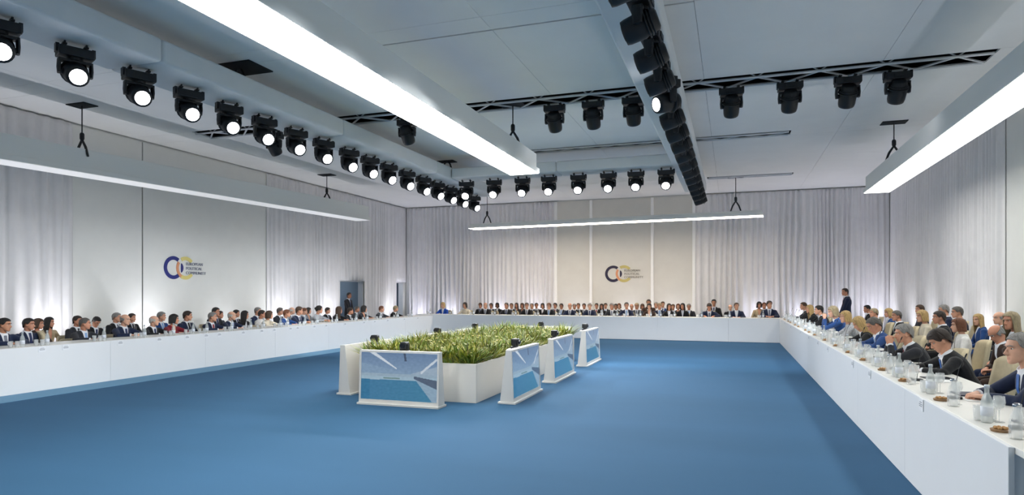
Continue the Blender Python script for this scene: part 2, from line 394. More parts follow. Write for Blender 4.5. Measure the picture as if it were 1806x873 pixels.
def hair_mesh(style):
    """head-local hair shell; styles: short, crop, thick, bald (horseshoe), bob, long, updo"""
    if style in HC: return HC[style]
    n, m = 40, 18; bm = bmesh.new()
    cap = dict(short=.014, crop=.011, thick=.019, bald=.008, bob=.017, long=.016, updo=.014)[style]
    def hem(ph):                                # ph: angle from front 0..180
        front = {'short': .078, 'crop': .084, 'thick': .07, 'bald': .2, 'bob': .07, 'long': .078, 'updo': .074}[style]
        side = {'short': .012, 'crop': .014, 'thick': .006, 'bald': -.02, 'bob': -.1, 'long': -.3, 'updo': -.018}[style]
        back = {'short': -.075, 'crop': -.065, 'thick': -.085, 'bald': -.07, 'bob': -.115, 'long': -.33, 'updo': -.06}[style]
        if ph < 48: return front-.01*(ph/48)**2
        if ph < 72: t = (ph-48)/24; t = t*t*(3-2*t); return (front-.01)*(1-t)+side*t
        if ph < 105: return side if style in ('long', 'bob') else side-.012*math.sin((ph-72)/33*math.pi)*(ph < 84)+.01*max(0, math.sin((ph-84)/21*math.pi))*(ph >= 84)
        t = min(1, (ph-105)/40); return side*(1-t)+back*t
    top = .117+cap
    start = .06 if style == 'bald' else None
    rows = []
    for j in range(m+1):
        row = []
        for i in range(n):
            a = 2*math.pi*i/n; ph = abs(math.degrees(math.atan2(math.sin(a), math.cos(a))))  # a=0 front (+Y)
            h0 = hem(ph)+(.004 if style == 'bald' else .007)*noise.noise(Vector((math.cos(a)*7, math.sin(a)*7, len(style))))*(1 if ph < 60 or ph > 95 else .4); t = j/m
            if style == 'bald':
                zt = .03+.04*min(1, max(0, ph-70)/80); z = h0+(zt-h0)*(1-t) if h0 < zt else zt
            else:
                z = h0+(top-h0)*math.cos(t*math.pi/2)**1.0 if h0 > 0 else (top*math.cos(t*2*math.pi/2) if t < .5 else h0*(t-.5)*2)
            zz = max(0, z)/top
            rr = max(0, 1-zz**3.1)**.5
            if z < 0:
                q = -z
                if style in ('long', 'bob'): sxx = 1+.9*min(q, .12)-max(0, q-.14)*.8; syy = 1-.4*min(q, .15)
                else: sxx = 1-1.2*q; syy = 1-2.4*q
            else: sxx = syy = 1
            x = -math.sin(a)*(.076+cap)*rr*sxx; y = math.cos(a)*(.098+cap)*rr*syy-.008
            nz0 = 0; p = Vector((x, y, z))
            nz = noise.noise(p*28+Vector((len(style)*3.1, 0, 0)))*(.0015 if style == 'bald' else .003 if style == 'crop' else .005)+noise.noise(p*70)*.0018+(0 if style == 'bald' else .003)*noise.noise(Vector((a*9, z*6+p.x*4, 2.0)))
            row.append(bm.verts.new(p+Vector((x, y, z*.6)).normalized()*nz))
        rows.append(row)
    for A, B in zip(rows, rows[1:]):
        for i in range(n):
            try: f = bm.faces.new((A[i], B[i], B[(i+1) % n], A[(i+1) % n])); f.smooth = True
            except ValueError: pass
    if style == 'updo': ell(bm, (0, -.105, .03), (.045, .04, .045), 12, 8)
    if style == 'thick':
        for q in range(9): ell(bm, (-.05+.0125*q, .062-.0012*(q-4)**2, .092), (.02, .026, .018), 8, 6)
    bmesh.ops.remove_doubles(bm, verts=bm.verts[:], dist=.0008)
    geom = bmesh.ops.solidify(bm, geom=bm.faces[:], thickness=.008 if style not in ('long', 'bob') else .012)
    bmesh.ops.recalc_face_normals(bm, faces=bm.faces[:])
    for f in bm.faces: f.smooth = True
    me = bpy.data.meshes.new('hair'); bm.to_mesh(me); bm.free(); HC[style] = me
    return me
SKIN = ['d9a184', 'cf9478', 'e0ae93', 'c08a6c', '8a5c44', '6b4534']
M_eye = mat('eye_white', 'e6e2dc', .3); M_iris = mat('iris', '2a1d15', .2)
def M_skin(i): return mat('skin_%d' % i, SKIN[i], .5, var=.06, scale=25, spec=.35)
def M_lip(i): return mat('lip_%d' % i, ['cd9079', 'c3866c', 'd49d85', 'b37c61', '805242', '644032'][i], .45)
HAIR = dict(black='17130f', dark='2c2018', brown='4a3422', red='6e4127', grey='8d8a86', white='c2bdb6', blond='bf9f68', ash='a39373', salt='5f5a55')
def M_hair(c): return mat('hair_'+c, HAIR[c], .48, var=.32, scale=70, bump=.9, bscale=190, stretch=(1, 1, .12))
CLOTH = dict(navy='1c2742', black='17181c', char='2b2d33', dgrey='3d4047', blue='24477f', royal='1d4fb0', brown='3b2a22', cream='d9cfba', white='e4e2de',
             maroon='7d1c2b', grey='7f8287', beige='b3a284', print='a9abb0', lblue='9db7d4')
CWORD = dict(navy='navy', black='black', char='charcoal', dgrey='dark grey', blue='blue', royal='bright blue', brown='dark brown', cream='cream', white='white',
             maroon='dark red', grey='grey', beige='beige', print='patterned grey', lblue='pale blue')
def M_cloth(c): return mat('cloth_'+c, CLOTH[c], .8, var=(.35 if c == 'print' else .1), scale=(45 if c == 'print' else 20), bump=.45, bscale=16, sheen=.15, spec=.25)
TIE = dict(navy='1d2a55', blue='2f5fa8', red='8c1f2c', grey='6d7280', lblue='86a9d6', black='15161a')
def M_tie(c): return mat('tie_'+c, TIE[c], .5, var=.15, scale=60)
M_shirt = mat('shirt_white', 'e3e5ea', .7, var=.02, scale=20); M_shoe = mat('shoe_black', '15120f', .3); M_pants = {}
def mpart(name, me, m, parent, mats=None):
    ms = mats or [m]
    while len(me.materials) < len(ms): me.materials.append(ms[len(me.materials)])
    o = bpy.data.objects.new(name, me); link(o, parent)
    for i, q in enumerate(ms):
        o.material_slots[i].link = 'OBJECT'; o.material_slots[i].material = q
    return o
def person(head, ang, sex, pose, yaw, lod, hair, hcol, cloth, tie, skin, label, group=None, wz=None, srange=(.86, 1.1), s=None, drop=0):
    """head: world position of the head centre, ang: heading (0 = facing +Y)"""
    Q = person_meshes(sex, pose, yaw, lod, wz, drop)
    h = Q['Mh'].translation
    if s is None: s = min(srange[1], max(srange[0], head.z/h.z))
    off = Matrix.Rotation(ang, 3, 'Z')@Vector((h.x*s, h.y*s, 0))
    e = empty('person', (head.x-off.x, head.y-off.y, 0), ang); e.scale = (s, s, s)
    tag(e, label, 'person', group)
    mpart('body', Q['body'], None, e, [M_skin(skin), M_eye, M_iris, M_lip(skin), M_hair(hcol)])
    if hair:
        o = mpart('hair', hair_mesh(hair), M_hair(hcol), e); o.matrix_local = Q['Mh']
    cm = M_cloth(cloth)
    mpart('jacket' if tie else 'top', Q['jacket'], cm, e)
    inner = M_shirt if tie else (M_skin(skin) if sex == 'f' and cloth not in ('navy', 'blue', 'black', 'royal') else M_shirt)
    if tie in (None, ''): inner = cm if cloth in ('print', 'white', 'cream') else inner
    mpart('shirt' if inner is M_shirt else 'neckline', Q['shirt'], inner, e)
    if tie and tie != 'open': mpart('tie', Q['tie'], M_tie(tie), e)
    mpart('shirt_placket', Q['placket'], inner, e)
    if tie:
        mpart('collar', Q['collar'], M_shirt, e)
        if lod == 0 or (lod == 1 and pose in ('desk', 'chin', 'sit')): [mpart('shirt_cuff', c_, M_shirt, e) for c_ in Q['cuff']]
    mpart('trousers', Q['trousers'], M_cloth('char' if cloth in ('white', 'cream', 'print', 'beige', 'lblue', 'maroon') else cloth), e)
    [mpart('shoe', c_, M_shoe, e) for c_ in Q['shoes']]
    return e, s
# pre-build every person mesh the cast needs while the scene is still empty -> see CAST below
# ================================================================== SETTING
XL, XR, YF, YB, ZC = -14.3, 5.5, 26.5, -3.0, 5.5
def st(name, bm, m, parent=None):
    o = obj(name, bm, m, parent)
    if parent is None: o['kind'] = 'structure'
    return o
floor = st('floor', box(XL-3, XR+.3, YB-.3, YF+1.5, -.1, 0), M_carpet)
stp = obj('carpet_strip', box(-10.7, -10.06, 2.0, 22.0, 0.0, .006), M_carpet2, floor)
D1a, D1b = atx(597, 497, XL).y, atx(640, 497, XL).y
D2a, D2b, DZ = atx(697, 497, XL).y, YF-.25, 2.06
bm = bmesh.new()
for y0, y1, z0 in ((YB, D1a, 0), (D1a, D1b, DZ), (D1b, D2a, 0), (D2a, D2b, DZ), (D2b, YF+.2, 0)): bx(bm, XL-.2, XL, y0, y1, z0, 6.1)
st('wall_left', bm, M_wall)
st('wall_far', box(XL-.2, XR+.2, YF, YF+.2, 0, 6.1), M_wall)
st('wall_right', box(XR, XR+.2, YB, YF, 0, 6.1), M_wall)
st('wall_back', box(XL-.2, XR+.2, YB-.2, YB, 0, 6.1), M_wall)
bm = bmesh.new()
bx(bm, XL-2.6, XL-2.4, D1a-1.5, YF+.9, 0, 2.7); bx(bm, XL-2.6, XL-.2, D1a-1.6, D1a-1.5, 0, 2.7); bx(bm, XL-2.6, XL-.2, YF+.8, YF+.9, 0, 2.7); bx(bm, XL-2.6, XL-.2, D1a-1.6, YF+.9, 2.7, 2.8)
st('wall_passage', bm, M_door)
for i, (a, b) in enumerate(((D1a, D1b), (D2a, D2b))):
    bm = bmesh.new(); bx(bm, XL-.21, XL+.015, a-.0, a+.03, 0, DZ); bx(bm, XL-.21, XL+.015, b-.03, b, 0, DZ); bx(bm, XL-.21, XL+.015, a, b, DZ-.03, DZ)
    st('door_%d' % (i+1), bm, M_skirt)
e = empty('passage_fill', (XL-1.3, (D1a+D2b)/2, 2.68)); tag(e, 'added out-of-view light that brightens the grey passage behind the doorways', 'lamp')  # light added out of view so the passage does not go black
obj('fill_body', box(-.12, .12, -2.2, 2.2, -.06, 0), M_box, e); obj('fill_diffuser', box(-.1, .1, -2.15, 2.15, -.075, -.061), mat('passage_fill_glow', 'e8f0ff', .5, emit=6), e)
# ceiling: dark void, stretched panels with open joints, three open truss slots
ceil = st('ceiling', box(XL-.2, XR+.2, YB-.2, YF+.2, 6.1, 6.2), M_void)
xs = [XL+.03, -12.0, -9.12, -6.24, -3.36, -.48, 2.4, XR-.02]
slots = [(12.2, 12.85, -12.4, 4.05), (16.75, 17.2, -5.6, 1.35), (22.68, 23.05, -.8, 1.9)]
ys = [YB, .2, 4.2, 8.42, 8.88, 12.2, 12.85, 16.75, 17.2, 20.0, 22.68, 23.05, YF]
for y0, y1 in zip(ys, ys[1:]):
    slot = next((s for s in slots if abs(s[0]-y0) < .01), None)
    for x0, x1 in zip(xs, xs[1:]):
        segs = [(x0, x1)]
        if slot:
            segs = [(a, b) for a, b in ((x0, min(x1, slot[2])), (max(x0, slot[3]), x1)) if b-a > .02]
        for a, b in segs:
            g = .035 if abs(y0-8.88) < .01 and -6.5 < a < -1 else .004
            obj('ceiling_panel', box(a+.003, b-.003, y0+g, y1-.004, ZC, ZC+.03), M_ceil, ceil)
# wall panels (stretched fabric)
def yl(px): return atx(px, 440, XL).y
def xf(px): return aty(px, 440, YF).x
def yr(px): return atx(px, 440, XR).y
wl = bpy.data.objects['wall_left']; wf = bpy.data.objects['wall_far']; wr_ = bpy.data.objects['wall_right']
for a, b in ((yl(118), yl(247.6)), (yl(249.8), yl(468))): obj('wall_panel', box(XL, XL+.05, a, b, .1, 5.45), M_panelw, wl)
obj('joint_shadow_gap', box(XL, XL+.01, yl(247.6), yl(249.8), .1, 5.45), M_void, wl)
for a, b in ((980, 1041), (1045, 1148.5), (1153, 1223)): obj('wall_panel', box(xf(a), xf(b), YF-.05, YF, .1, 5.45), M_panelf, wf)
for px in (981, 1043, 1150.7, 1224): obj('lit_seam_strip', box(xf(px)-.055, xf(px)+.055, YF-.12, YF, .1, 5.45, .01), mat('lit_seam_white', 'fdfdfb', .7), wf)  # near-white strips put the light along the panel seams into the colour
obj('wall_panel', box(XR-.05, XR, 4.0, yr(1768), .1, 5.45), M_panelw, wr_)
obj('wall_panel', box(XR-.05, XR, YB, 3.98, .1, 5.45), M_panelw, wr_)
st('baseboard_far', box(XL, XR, YF-.04, YF, 0, .1), M_skirt)
st('baseboard_right', box(XR-.04, XR, YB, YF-.05, 0, .1), M_skirt)
# curtains
def curtain(p0, p1, z0, z1, off, label, seed, amp=.075, per=.2):
    rnd = random.Random(seed); p0 = Vector((*p0, 0)); p1 = Vector((*p1, 0)); L = (p1-p0).length; d = (p1-p0)/L; nrm = Vector((-d.y, d.x, 0))
    if nrm.dot(Vector((-4.5, 12, 0))-p0) < 0: nrm = -nrm
    ph = 0; us = []; s = 0; step = .022; f = 1; tgt = 1; a = 1
    n = int(L/step); prof = []
    for i in range(n+1):
        if i % 12 == 0: tgt = rnd.uniform(.45, 1.7); at = rnd.choice((rnd.uniform(.3, .6), rnd.uniform(.8, 1.25)))
        f += (tgt-f)*.12; a += (at-a)*.08
        ph += step/per*2*math.pi*f
        w = math.sin(ph); w = math.copysign(abs(w)**.7, w)
        prof.append((i*L/n, a*amp*w))
    zs = [z0, z0+.25, z0+(z1-z0)*.35, z0+(z1-z0)*.7, z1-.12, z1]
    bm = bmesh.new(); rows = []
    for j, z in enumerate(zs):
        g = (1.15, 1.1, 1.0, .9, .8, .7)[j]
        row = []
        for u, w in prof:
            t = max(0, min(1, min(u, L-u)/.22)); t = t*t*(3-2*t)
            row.append(bm.verts.new(p0+d*(u+.02*t*math.sin(j*1.3+u*3))+nrm*(.07+max(-.03, (off-.07+w*g+.012*math.sin(u*5+j))*t))+Vector((0, 0, z))))
        rows.append(row)
    for A, B in zip(rows, rows[1:]):
        for i in range(n): bm.faces.new((A[i], A[i+1], B[i+1], B[i])).smooth = True
    o = obj('curtain', bm, M_curtain); tag(o, label, 'curtain', 'white pleated curtains')
    md = o.modifiers.new('t', 'SOLIDIFY'); md.thickness = .004
    return o
curtain((XL, YB+.1), (XL, yl(124)), .02, 5.46, .09, 'white pleated curtain on left wall, before the first flat panel', 1, per=.3, amp=.05)
curtain((XL, yl(467)), (XL, D1a), .02, 5.46, .07, 'white pleated curtain on left wall between the logo panel and open doorway', 2, per=.26, amp=.045)
curtain((XL, D1a-.12), (XL, D1b+.06), DZ, 5.46, .09, 'short white curtain above the doorway where a man stands', 3, per=.24, amp=.05)
curtain((XL, D1b), (XL, D2a), .02, 5.46, .09, 'white pleated curtain between the two grey doorways', 4, per=.24, amp=.05)
curtain((XL, D2a-.12), (XL, YF-.05), DZ, 5.46, .1, 'short white curtain above the doorway in the far corner', 5, per=.3, amp=.04)
curtain((XL+.1, YF), (xf(842), YF), .02, 5.46, .1, 'white pleated curtain at the left end of the far wall', 6)
curtain((xf(842), YF), (xf(982), YF), .02, 5.46, .1, 'white pleated curtain directly left of the far logo panel', 7)
curtain((xf(1222), YF), (xf(1360), YF), .02, 5.46, .1, 'white pleated curtain directly right of the far logo panel', 8)
curtain((xf(1360), YF), (XR-.1, YF), .02, 5.46, .1, 'white pleated curtain in the right corner of the far wall', 9)
curtain((XR, YF-.15), (XR, yr(1740)), .02, 5.46, .1, 'long white pleated curtain on the right wall', 10)
curtain((XR, yr(1741)), (XR, yr(1780)), .02, 5.46, .12, 'narrow gathered white curtain edge beside the right flat panel', 11, amp=.07)
# ------------------------------------------------------------------ logo signs on the walls
def arc(r0, r1, a0, a1, cx=0, n=40, taper=False, d=.012):
    bm = bmesh.new(); A = []
    for i in range(n+1):
        t = i/n; a = R(a0+(a1-a0)*t); q0, q1 = r0, r1
        if taper:
            m_ = (r0+r1)/2; hw_ = (r1-r0)/2*math.sin(math.pi*t)**.6; q0, q1 = m_-hw_-1e-3, m_+hw_+1e-3
        A.append([bm.verts.new((cx+q*math.cos(a), y, q*math.sin(a))) for q, y in ((q0, 0), (q1, 0), (q1, d), (q0, d))])
    for P_, Q_ in zip(A, A[1:]):
        for k in range(4): bm.faces.new((P_[k], Q_[k], Q_[(k+1) % 4], P_[(k+1) % 4]))
    bm.faces.new(A[0]); bm.faces.new(A[-1][::-1])
    return bm
def text_mesh(s, size):
    cu = bpy.data.curves.new('t', 'FONT'); cu.body = s; cu.size = size; cu.extrude = .006; cu.space_character = 1.08
    o = bpy.data.objects.new('t', cu); COL.objects.link(o)
    me = bpy.data.meshes.new_from_object(o.evaluated_get(bpy.context.evaluated_depsgraph_get()))
    bpy.data.objects.remove(o); me.transform(Matrix.Rotation(math.pi/2, 4, 'X')); return me
M_lnavy = mat('sign_navy', '27307e', .5); M_lyel = mat('sign_yellow', 'e3d583', .5); M_lor = mat('sign_orange', 'dd9a72', .5); M_ltxt = mat('sign_letter', '878b9c', .5)
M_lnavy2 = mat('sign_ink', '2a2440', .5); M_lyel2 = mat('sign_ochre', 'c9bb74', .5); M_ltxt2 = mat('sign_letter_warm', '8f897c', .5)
def logo(loc, rz, sc, label, mm):
    e = empty('wall_logo', loc, rz); e.scale = (sc, 1, sc); tag(e, label, 'sign')
    obj('blue_ring', arc(.68, 1.0, 52, 308), mm[0], e); obj('blue_crescent', arc(.80, 1.06, -26, 26, taper=True), mm[0], e)
    obj('yellow_ring', arc(.7, 1.02, 40, 122, 1.3), mm[1], e); obj('yellow_ring', arc(.7, 1.02, 238, 322, 1.3), mm[1], e)
    obj('orange_arc', arc(.74, 1.0, 146, 238, 1.3), M_lor, e)
    for i, t in enumerate(('EUROPEAN', 'POLITICAL', 'COMMUNITY')):
        o = obj('lettering', text_mesh(t, .36), mm[2], e); o.location = (1.32, .0, .26-.4*i)
    return e
c = atx(303, 472, XL); logo((XL+.065, c.y, c.z), math.pi/2, .31, 'blue and yellow double-ring logo with grey lettering on left wall panel', (M_lnavy, M_lyel, M_ltxt))
c = aty(1082, 483, YF); logo((c.x, YF-.065, c.z), 0, .34, 'dark and yellow double-ring logo with lettering on far wall panel', (M_lnavy2, M_lyel2, M_ltxt2))
# ================================================================== CEILING RIG
def soft_box(x0, x1, y0, y1, z0, z1, b=.05):
    bm = bmesh.new(); bx(bm, x0, x1, y0, y1, z0, z1); bmesh.ops.bevel(bm, geom=bm.edges[:], offset=b, segments=4, affect='EDGES', profile=.5)
    for f in bm.faces: f.smooth = True
    return bm
BEAM_B = 4.86
def beam(x0, x1, y0, y1, z1, label, alongx=False):
    e = empty('fabric_beam', ((x0+x1)/2, (y0+y1)/2, BEAM_B)); tag(e, label, 'truss cover')
    L = (x1-x0) if alongx else (y1-y0); n = max(2, round(L/4.2))
    for i in range(n):
        t0, t1 = i/n, (i+1)/n
        if alongx: b = soft_box(x0+L*t0+.002, x0+L*t1-.002, y0, y1, BEAM_B, z1)
        else: b = soft_box(x0, x1, y0+L*t0+.002, y0+L*t1-.002, BEAM_B, z1)
        o = obj('cover_section', b, M_beam, e); o.matrix_parent_inverse = Matrix.Translation(-e.location)
    return e
beam(-8.62, -7.6, 2.5, 20.4, 5.2, 'long white fabric-wrapped beam above the left row of stage lights')
beam(-7.58, -1.4, 16.75, 17.5, 5.15, 'white fabric-wrapped cross beam above the far row of stage lights', True)
beam(-1.46, -.78, 2.5, 21.6, 5.15, 'narrow white beam carrying the dark lights overhead')
def light_box(x, w, y0, y1, z, m, label, h=.42):
    e = empty('light_box', (x, (y0+y1)/2, z)); tag(e, label, 'ceiling light'); L = (y1-y0)/2
    obj('housing', box(-w/2+.05, w/2-.05, -L+.05, L-.05, .1, h, .012), M_box, e)
    bm = bmesh.new()
    for a in ((-w/2, -w/2+.02, -L, L), (w/2-.02, w/2, -L, L), (-w/2+.02, w/2-.02, -L, -L+.02), (-w/2+.02, w/2-.02, L-.02, L)): bx(bm, *a, 0.0, .1)
    bx(bm, -w/2+.02, w/2-.02, -L+.02, L-.02, .07, .1)
    obj('frame', bm, M_box, e)
    obj('diffuser', box(-w/2+.022, w/2-.022, -L+.022, L-.022, -.006, .02), m, e)
    return e
LB_C = light_box(-4.3, .68, -1.0, 13.4, 4.2, M_lightC, 'long white glowing light box hanging over the planter in the middle')
LB_R = light_box(3.55, .62, 1.0, 18.85, 4.2, M_lightR, 'long white glowing light box over the right row of seats')
LB_L = light_box(-12.85, .62, 2.0, 20.3, 4.09, M_lightL, 'long dim white light box hanging along the left wall', .5)
LB_L.rotation_euler = (R(.75), 0, R(-1.2))
LB_F = light_box(-4.5, .5, -5.45, 5.45, 4.15, M_lightF, 'thin warm glowing light bar hanging in front of the far wall', .18)
df = [o for o in LB_F.children if o.name.startswith('diffuser')][0]; df.scale = (1.09, 1.004, 4.2); df.location = (0, 0, .012)
LB_F.location = (-4.45, 23.35, 4.15); LB_F.rotation_euler = (0, 0, math.pi/2-R(5.0))
# trusses in the ceiling slots
def truss(x0, x1, y, z, w, h, label):
    e = empty('truss', ((x0+x1)/2, y, z)); tag(e, label, 'truss'); L = x1-x0
    for sy in (-1, 1):
        for zz in (0, h):
            bm = bmesh.new(); tube(bm, [(-L/2, sy*w/2, zz), (L/2, sy*w/2, zz)], [.026, .026], 8, side=(0, 1, 0)); obj('chord', bm, M_truss, e)
    n = int(L/.5); st_ = L/n
    bm = bmesh.new(); tube(bm, [(-st_/2, -w/2, 0), (st_/2, w/2, 0)], [.02, .02], 6, side=(0, 0, 1)); mb = bpy.data.meshes.new('brace'); bm.to_mesh(mb); bm.free(); mb.materials.append(M_truss)
    bm = bmesh.new(); tube(bm, [(-st_/2, 0, 0), (st_/2, 0, h)], [.012, .012], 6, side=(0, 1, 0)); ms = bpy.data.meshes.new('side_brace'); bm.to_mesh(ms); bm.free(); ms.materials.append(M_truss)
    for i in range(n):
        o = obj('brace', mb, None, e); o.location = (-L/2+st_*(i+.5), 0, 0); o.scale = (1, 1 if i % 2 else -1, 1)
        o = obj('side_brace', ms, None, e); o.location = (-L/2+st_*(i+.5), -w/2, 0 if i % 2 else h); o.scale = (1, 1, 1 if i % 2 else -1)
truss(-12.35, 4.0, 12.525, 5.47, .46, .34, 'long white lattice truss in the nearest ceiling slot, with dark lamps hung below')
truss(-5.55, 1.3, 16.975, 5.49, .3, .3, 'white lattice truss in the middle ceiling slot')
truss(-.75, 1.85, 22.865, 5.49, .24, .28, 'short white lattice truss in the farthest ceiling slot')
# moving heads -------------------------------------------------------------
def mh_mesh():
    d = {}
    bm = box(-.2, .2, -.12, .12, -.2, -.08, .012)
    for s in (-1, 1): bx(bm, s*.2-.02, s*.2+.02, -.05, .05, -.16, -.05)
    bx(bm, -.08, .08, -.135, -.12, -.17, -.11); d['base'] = bm
    bm = bmesh.new()
    for s in (-1, 1):
        tube(bm, [(s*.12, 0, -.08), (s*.12, 0, -.035), (s*.12, .035, -.012), (s*.12, .045, .0)], [.016, .016, .014, .01], 8); bx(bm, s*.12-.025, s*.12+.025, -.04, .04, -.045, -.025)
    d['clamp'] = bm
    bm = bmesh.new(); tube(bm, [(0, 0, -.2), (0, 0, -.235)], [.09, .09], 16, side=(1, 0, 0)); bx(bm, -.19, .19, -.055, .055, -.265, -.23)
    for s in (-1, 1): tube(bm, [(s*.175, 0, -.24), (s*.18, 0, -.34), (s*.175, 0, -.42)], [(.022, .065), (.024, .06), (.022, .05)], 10, side=(1, 0, 0))
    d['yoke'] = bm
    bm = bmesh.new(); tube(bm, [(0, -.2, 0), (0, -.185, 0), (0, -.06, 0), (0, -.02, 0), (0, .14, 0), (0, .185, 0)], [.085, .115, .13, .145, .138, .128], 20, side=(1, 0, 0))
    for s in (-1, 1): tube(bm, [(s*.13, 0, 0), (s*.17, 0, 0)], [.04, .04], 10)
    for q in range(4): tube(bm, [(0, -.17+.03*q, 0), (0, -.155+.03*q, 0)], [.1+.022*q*.7+.016, .1+.022*q*.7+.016], 18, side=(1, 0, 0))
    d['head'] = bm
    bm = bmesh.new(); tube(bm, [(0, .17, 0), (0, .188, 0), (0, .196, 0)], [.098, .098, .075], 24, side=(1, 0, 0)); d['lens'] = bm
    out = {}
    for k_, b in d.items():
        me = bpy.data.meshes.new(k_); b.to_mesh(me); b.free(); me.shade_smooth() if k_ in ('head', 'lens') else None; me.materials.append(M_black); out[k_] = me
    return out
MHM = mh_mesh()
def mover(loc, aim, lit, label, group, watts=0, cone=44, col=(.93, .96, 1)):
    d = Vector(aim).normalized(); rz = math.atan2(-d.x, d.y)
    e = empty('moving_head_light', loc, rz); tag(e, label, 'stage light', group)
    obj('base', MHM['base'], None, e); obj('clamp', MHM['clamp'], None, e); obj('yoke', MHM['yoke'], None, e)
    h = obj('lamp_head', MHM['head'], None, e); h.location = (0, 0, -.39); h.rotation_euler = (math.asin(d.z), 0, 0)
    l = mpart('lens', MHM['lens'], M_lens if lit else M_lensoff, h)
    if watts:
        ld = bpy.data.lights.new('beam', 'SPOT'); ld.energy = watts; ld.spot_size = R(cone); ld.spot_blend = .7; ld.color = col; ld.shadow_soft_size = .1
        lo = bpy.data.objects.new('beam', ld); link(lo, h); lo.location = (0, .23, 0); lo.rotation_euler = (math.pi/2, 0, 0)
    return e
ZM = BEAM_B-.0
rowA = [5.15, 6.07, 7.02, 7.92, 8.78, 9.65, 10.55, 11.45, 12.4, 13.27, 14.15, 15.1, 16.05, 16.95, 17.85, 18.75, 19.75]
for i, y in enumerate(rowA):
    mover((-8.1, y, ZM), (7.6, -3.6, -4.4), True, 'black stage light with lit lens, %s from the near end of the left row' % ordw(i+1), 'left row of stage lights', SPOT_E*.5, 54)
for i, x in enumerate([-7.25, -6.4, -5.55, -4.78, -3.95, -3.13, -2.4, -1.62]):
    mover((x, 17.1, ZM), (.15*(-x-1), -6, -4.4), True, 'black stage light with lit lens, %s from the left in the far row' % ordw(i+1), 'far row of stage lights', SPOT_E*1.8, 70)
for i in range(17):
    y = 5.0+.98*i; lit = i == 5
    mover((-.93, y, ZM), (-8, (-6 if lit else .4), (-2.6 if lit else -2.55)), lit, 'black stage light under the narrow overhead beam, %s from the near end' % ordw(i+1), 'dark stage lights on the overhead beam', SPOT_E*1.8, 31)
for i, (px, py) in enumerate([(483, 265), (718, 235), (978, 198), (1046, 188), (1117, 183), (1290, 165), (1393, 155), (1495, 150), (1583, 142)]):
    p = aty(px, py, 12.525)
    mover((p.x, 12.525, 5.44), (-.2, 4.1, -4.6), True, 'black lamp hanging from the nearest truss turned away, %s from the left' % ordw(i+1), 'dark lamps on the nearest truss', SPOT_E*1.8 if i < 7 else 0, 70)
# hoists -------------------------------------------------------------------
def hoist(px, py, X, Y, ztop, zbot, label, hatch=.16):
    e = empty('rigging_hoist', (X, Y, ztop)); tag(e, label, 'hoist', 'hoists that carry the beams'); D = ztop-zbot
    obj('ceiling_plate', box(-hatch*1.6, hatch*1.6, -hatch, hatch, -.02, -.002), M_void, e)
    bm = bmesh.new(); tube(bm, [(0, 0, 0), (0, 0, -D+.36)], [.012, .012], 6); obj('wire', bm, M_black, e)
    bm = bmesh.new(); lathe(bm, [(.03, -D+.5), (.045, -D+.47), (.045, -D+.38), (.03, -D+.34)], 10); obj('hook_block', bm, M_black, e)
    for s in (-1, 1):
        bm = bmesh.new(); tube(bm, [(0, 0, -D+.36), (s*.1, 0, -D+.2), (s*.17, 0, -D)], [.022, .026, .022], 8); obj('bridle_leg', bm, M_black, e)
hoist(0, 0, -8.1, 9.0, ZC, 5.2, 'black hoist under the open ceiling hatch above the left light row', .3)
hoist(0, 0, -8.0, 17.4, ZC, 5.2, 'black hoist at the far end of the left light row')
hoist(0, 0, -12.75, 9.7, ZC, 4.42, 'black hoist holding the near part of the left light box')
hoist(0, 0, -12.68, 18.1, ZC, 4.55, 'black hoist holding the far end of the left light box')
hoist(0, 0, -4.3, 12.6, ZC, 4.6, 'black hoist above the far end of the middle light box')
hoist(0, 0, 3.5, 16.7, ZC, 4.6, 'black hoist above the far end of the right light box')
hoist(0, 0, .12, 22.95, ZC, 4.33, 'black hoist at the right end of the thin far light bar')
hoist(0, 0, -9.2, 23.8, ZC, 4.33, 'black hoist at the left end of the thin far light bar')
# curtain up-lights ---------------------------------------------------------
def uplight(x, y, label, e_=1.0, col=(.93, .93, 1.0)):
    e = empty('uplight', (x, y, 0)); tag(e, label, 'uplight', 'curtain uplights on the floor')
    obj('body', box(-.1, .1, -.1, .1, .03, .2, .015), M_black, e); bm = bmesh.new(); tube(bm, [(0, 0, .2), (0, 0, .212)], [.075, .075], 16); obj('lens', bm, M_lens, e)
    obj('foot', box(-.12, .12, -.06, .06, 0, .03), M_black, e)
    ld = bpy.data.lights.new('glow', 'SPOT'); ld.energy = UP_E*e_; ld.color = col; ld.spot_size = R(135); ld.spot_blend = 1; ld.shadow_soft_size = .08
    lo = bpy.data.objects.new('glow', ld); link(lo, e); lo.location = (0, 0, .24); lo.rotation_euler = (math.pi, 0, 0)
for i, px in enumerate((745, 800, 885, 950, 1020, 1110, 1190, 1335, 1410, 1478, 1540)):
    uplight(xf(px), YF-.5, 'small black uplight at the foot of the far wall, %s from left' % ordw(i+1), .32 if 960 < px < 1250 else .42, (.84, .83, 1.0))
for i, y in enumerate((25.2, 23.0, 20.8, 18.6, 16.6, 13.5, 10.5, 7.5, 4.5, 1.5)): uplight(XR-.55, y, 'small black uplight at the foot of the right wall, %s from corner' % ordw(i+1), .42 if i < 5 else .32)  # the nearer five are out of view, added to brighten the ceiling
for i, y in enumerate((2.5, 5.0, 7.5, 10.0, 12.5, 15.0, 17.5, 20.2, 24.6)): uplight(XL+.6, y, 'small black uplight at the foot of the left wall, %s from camera' % ordw(i+1), .78)
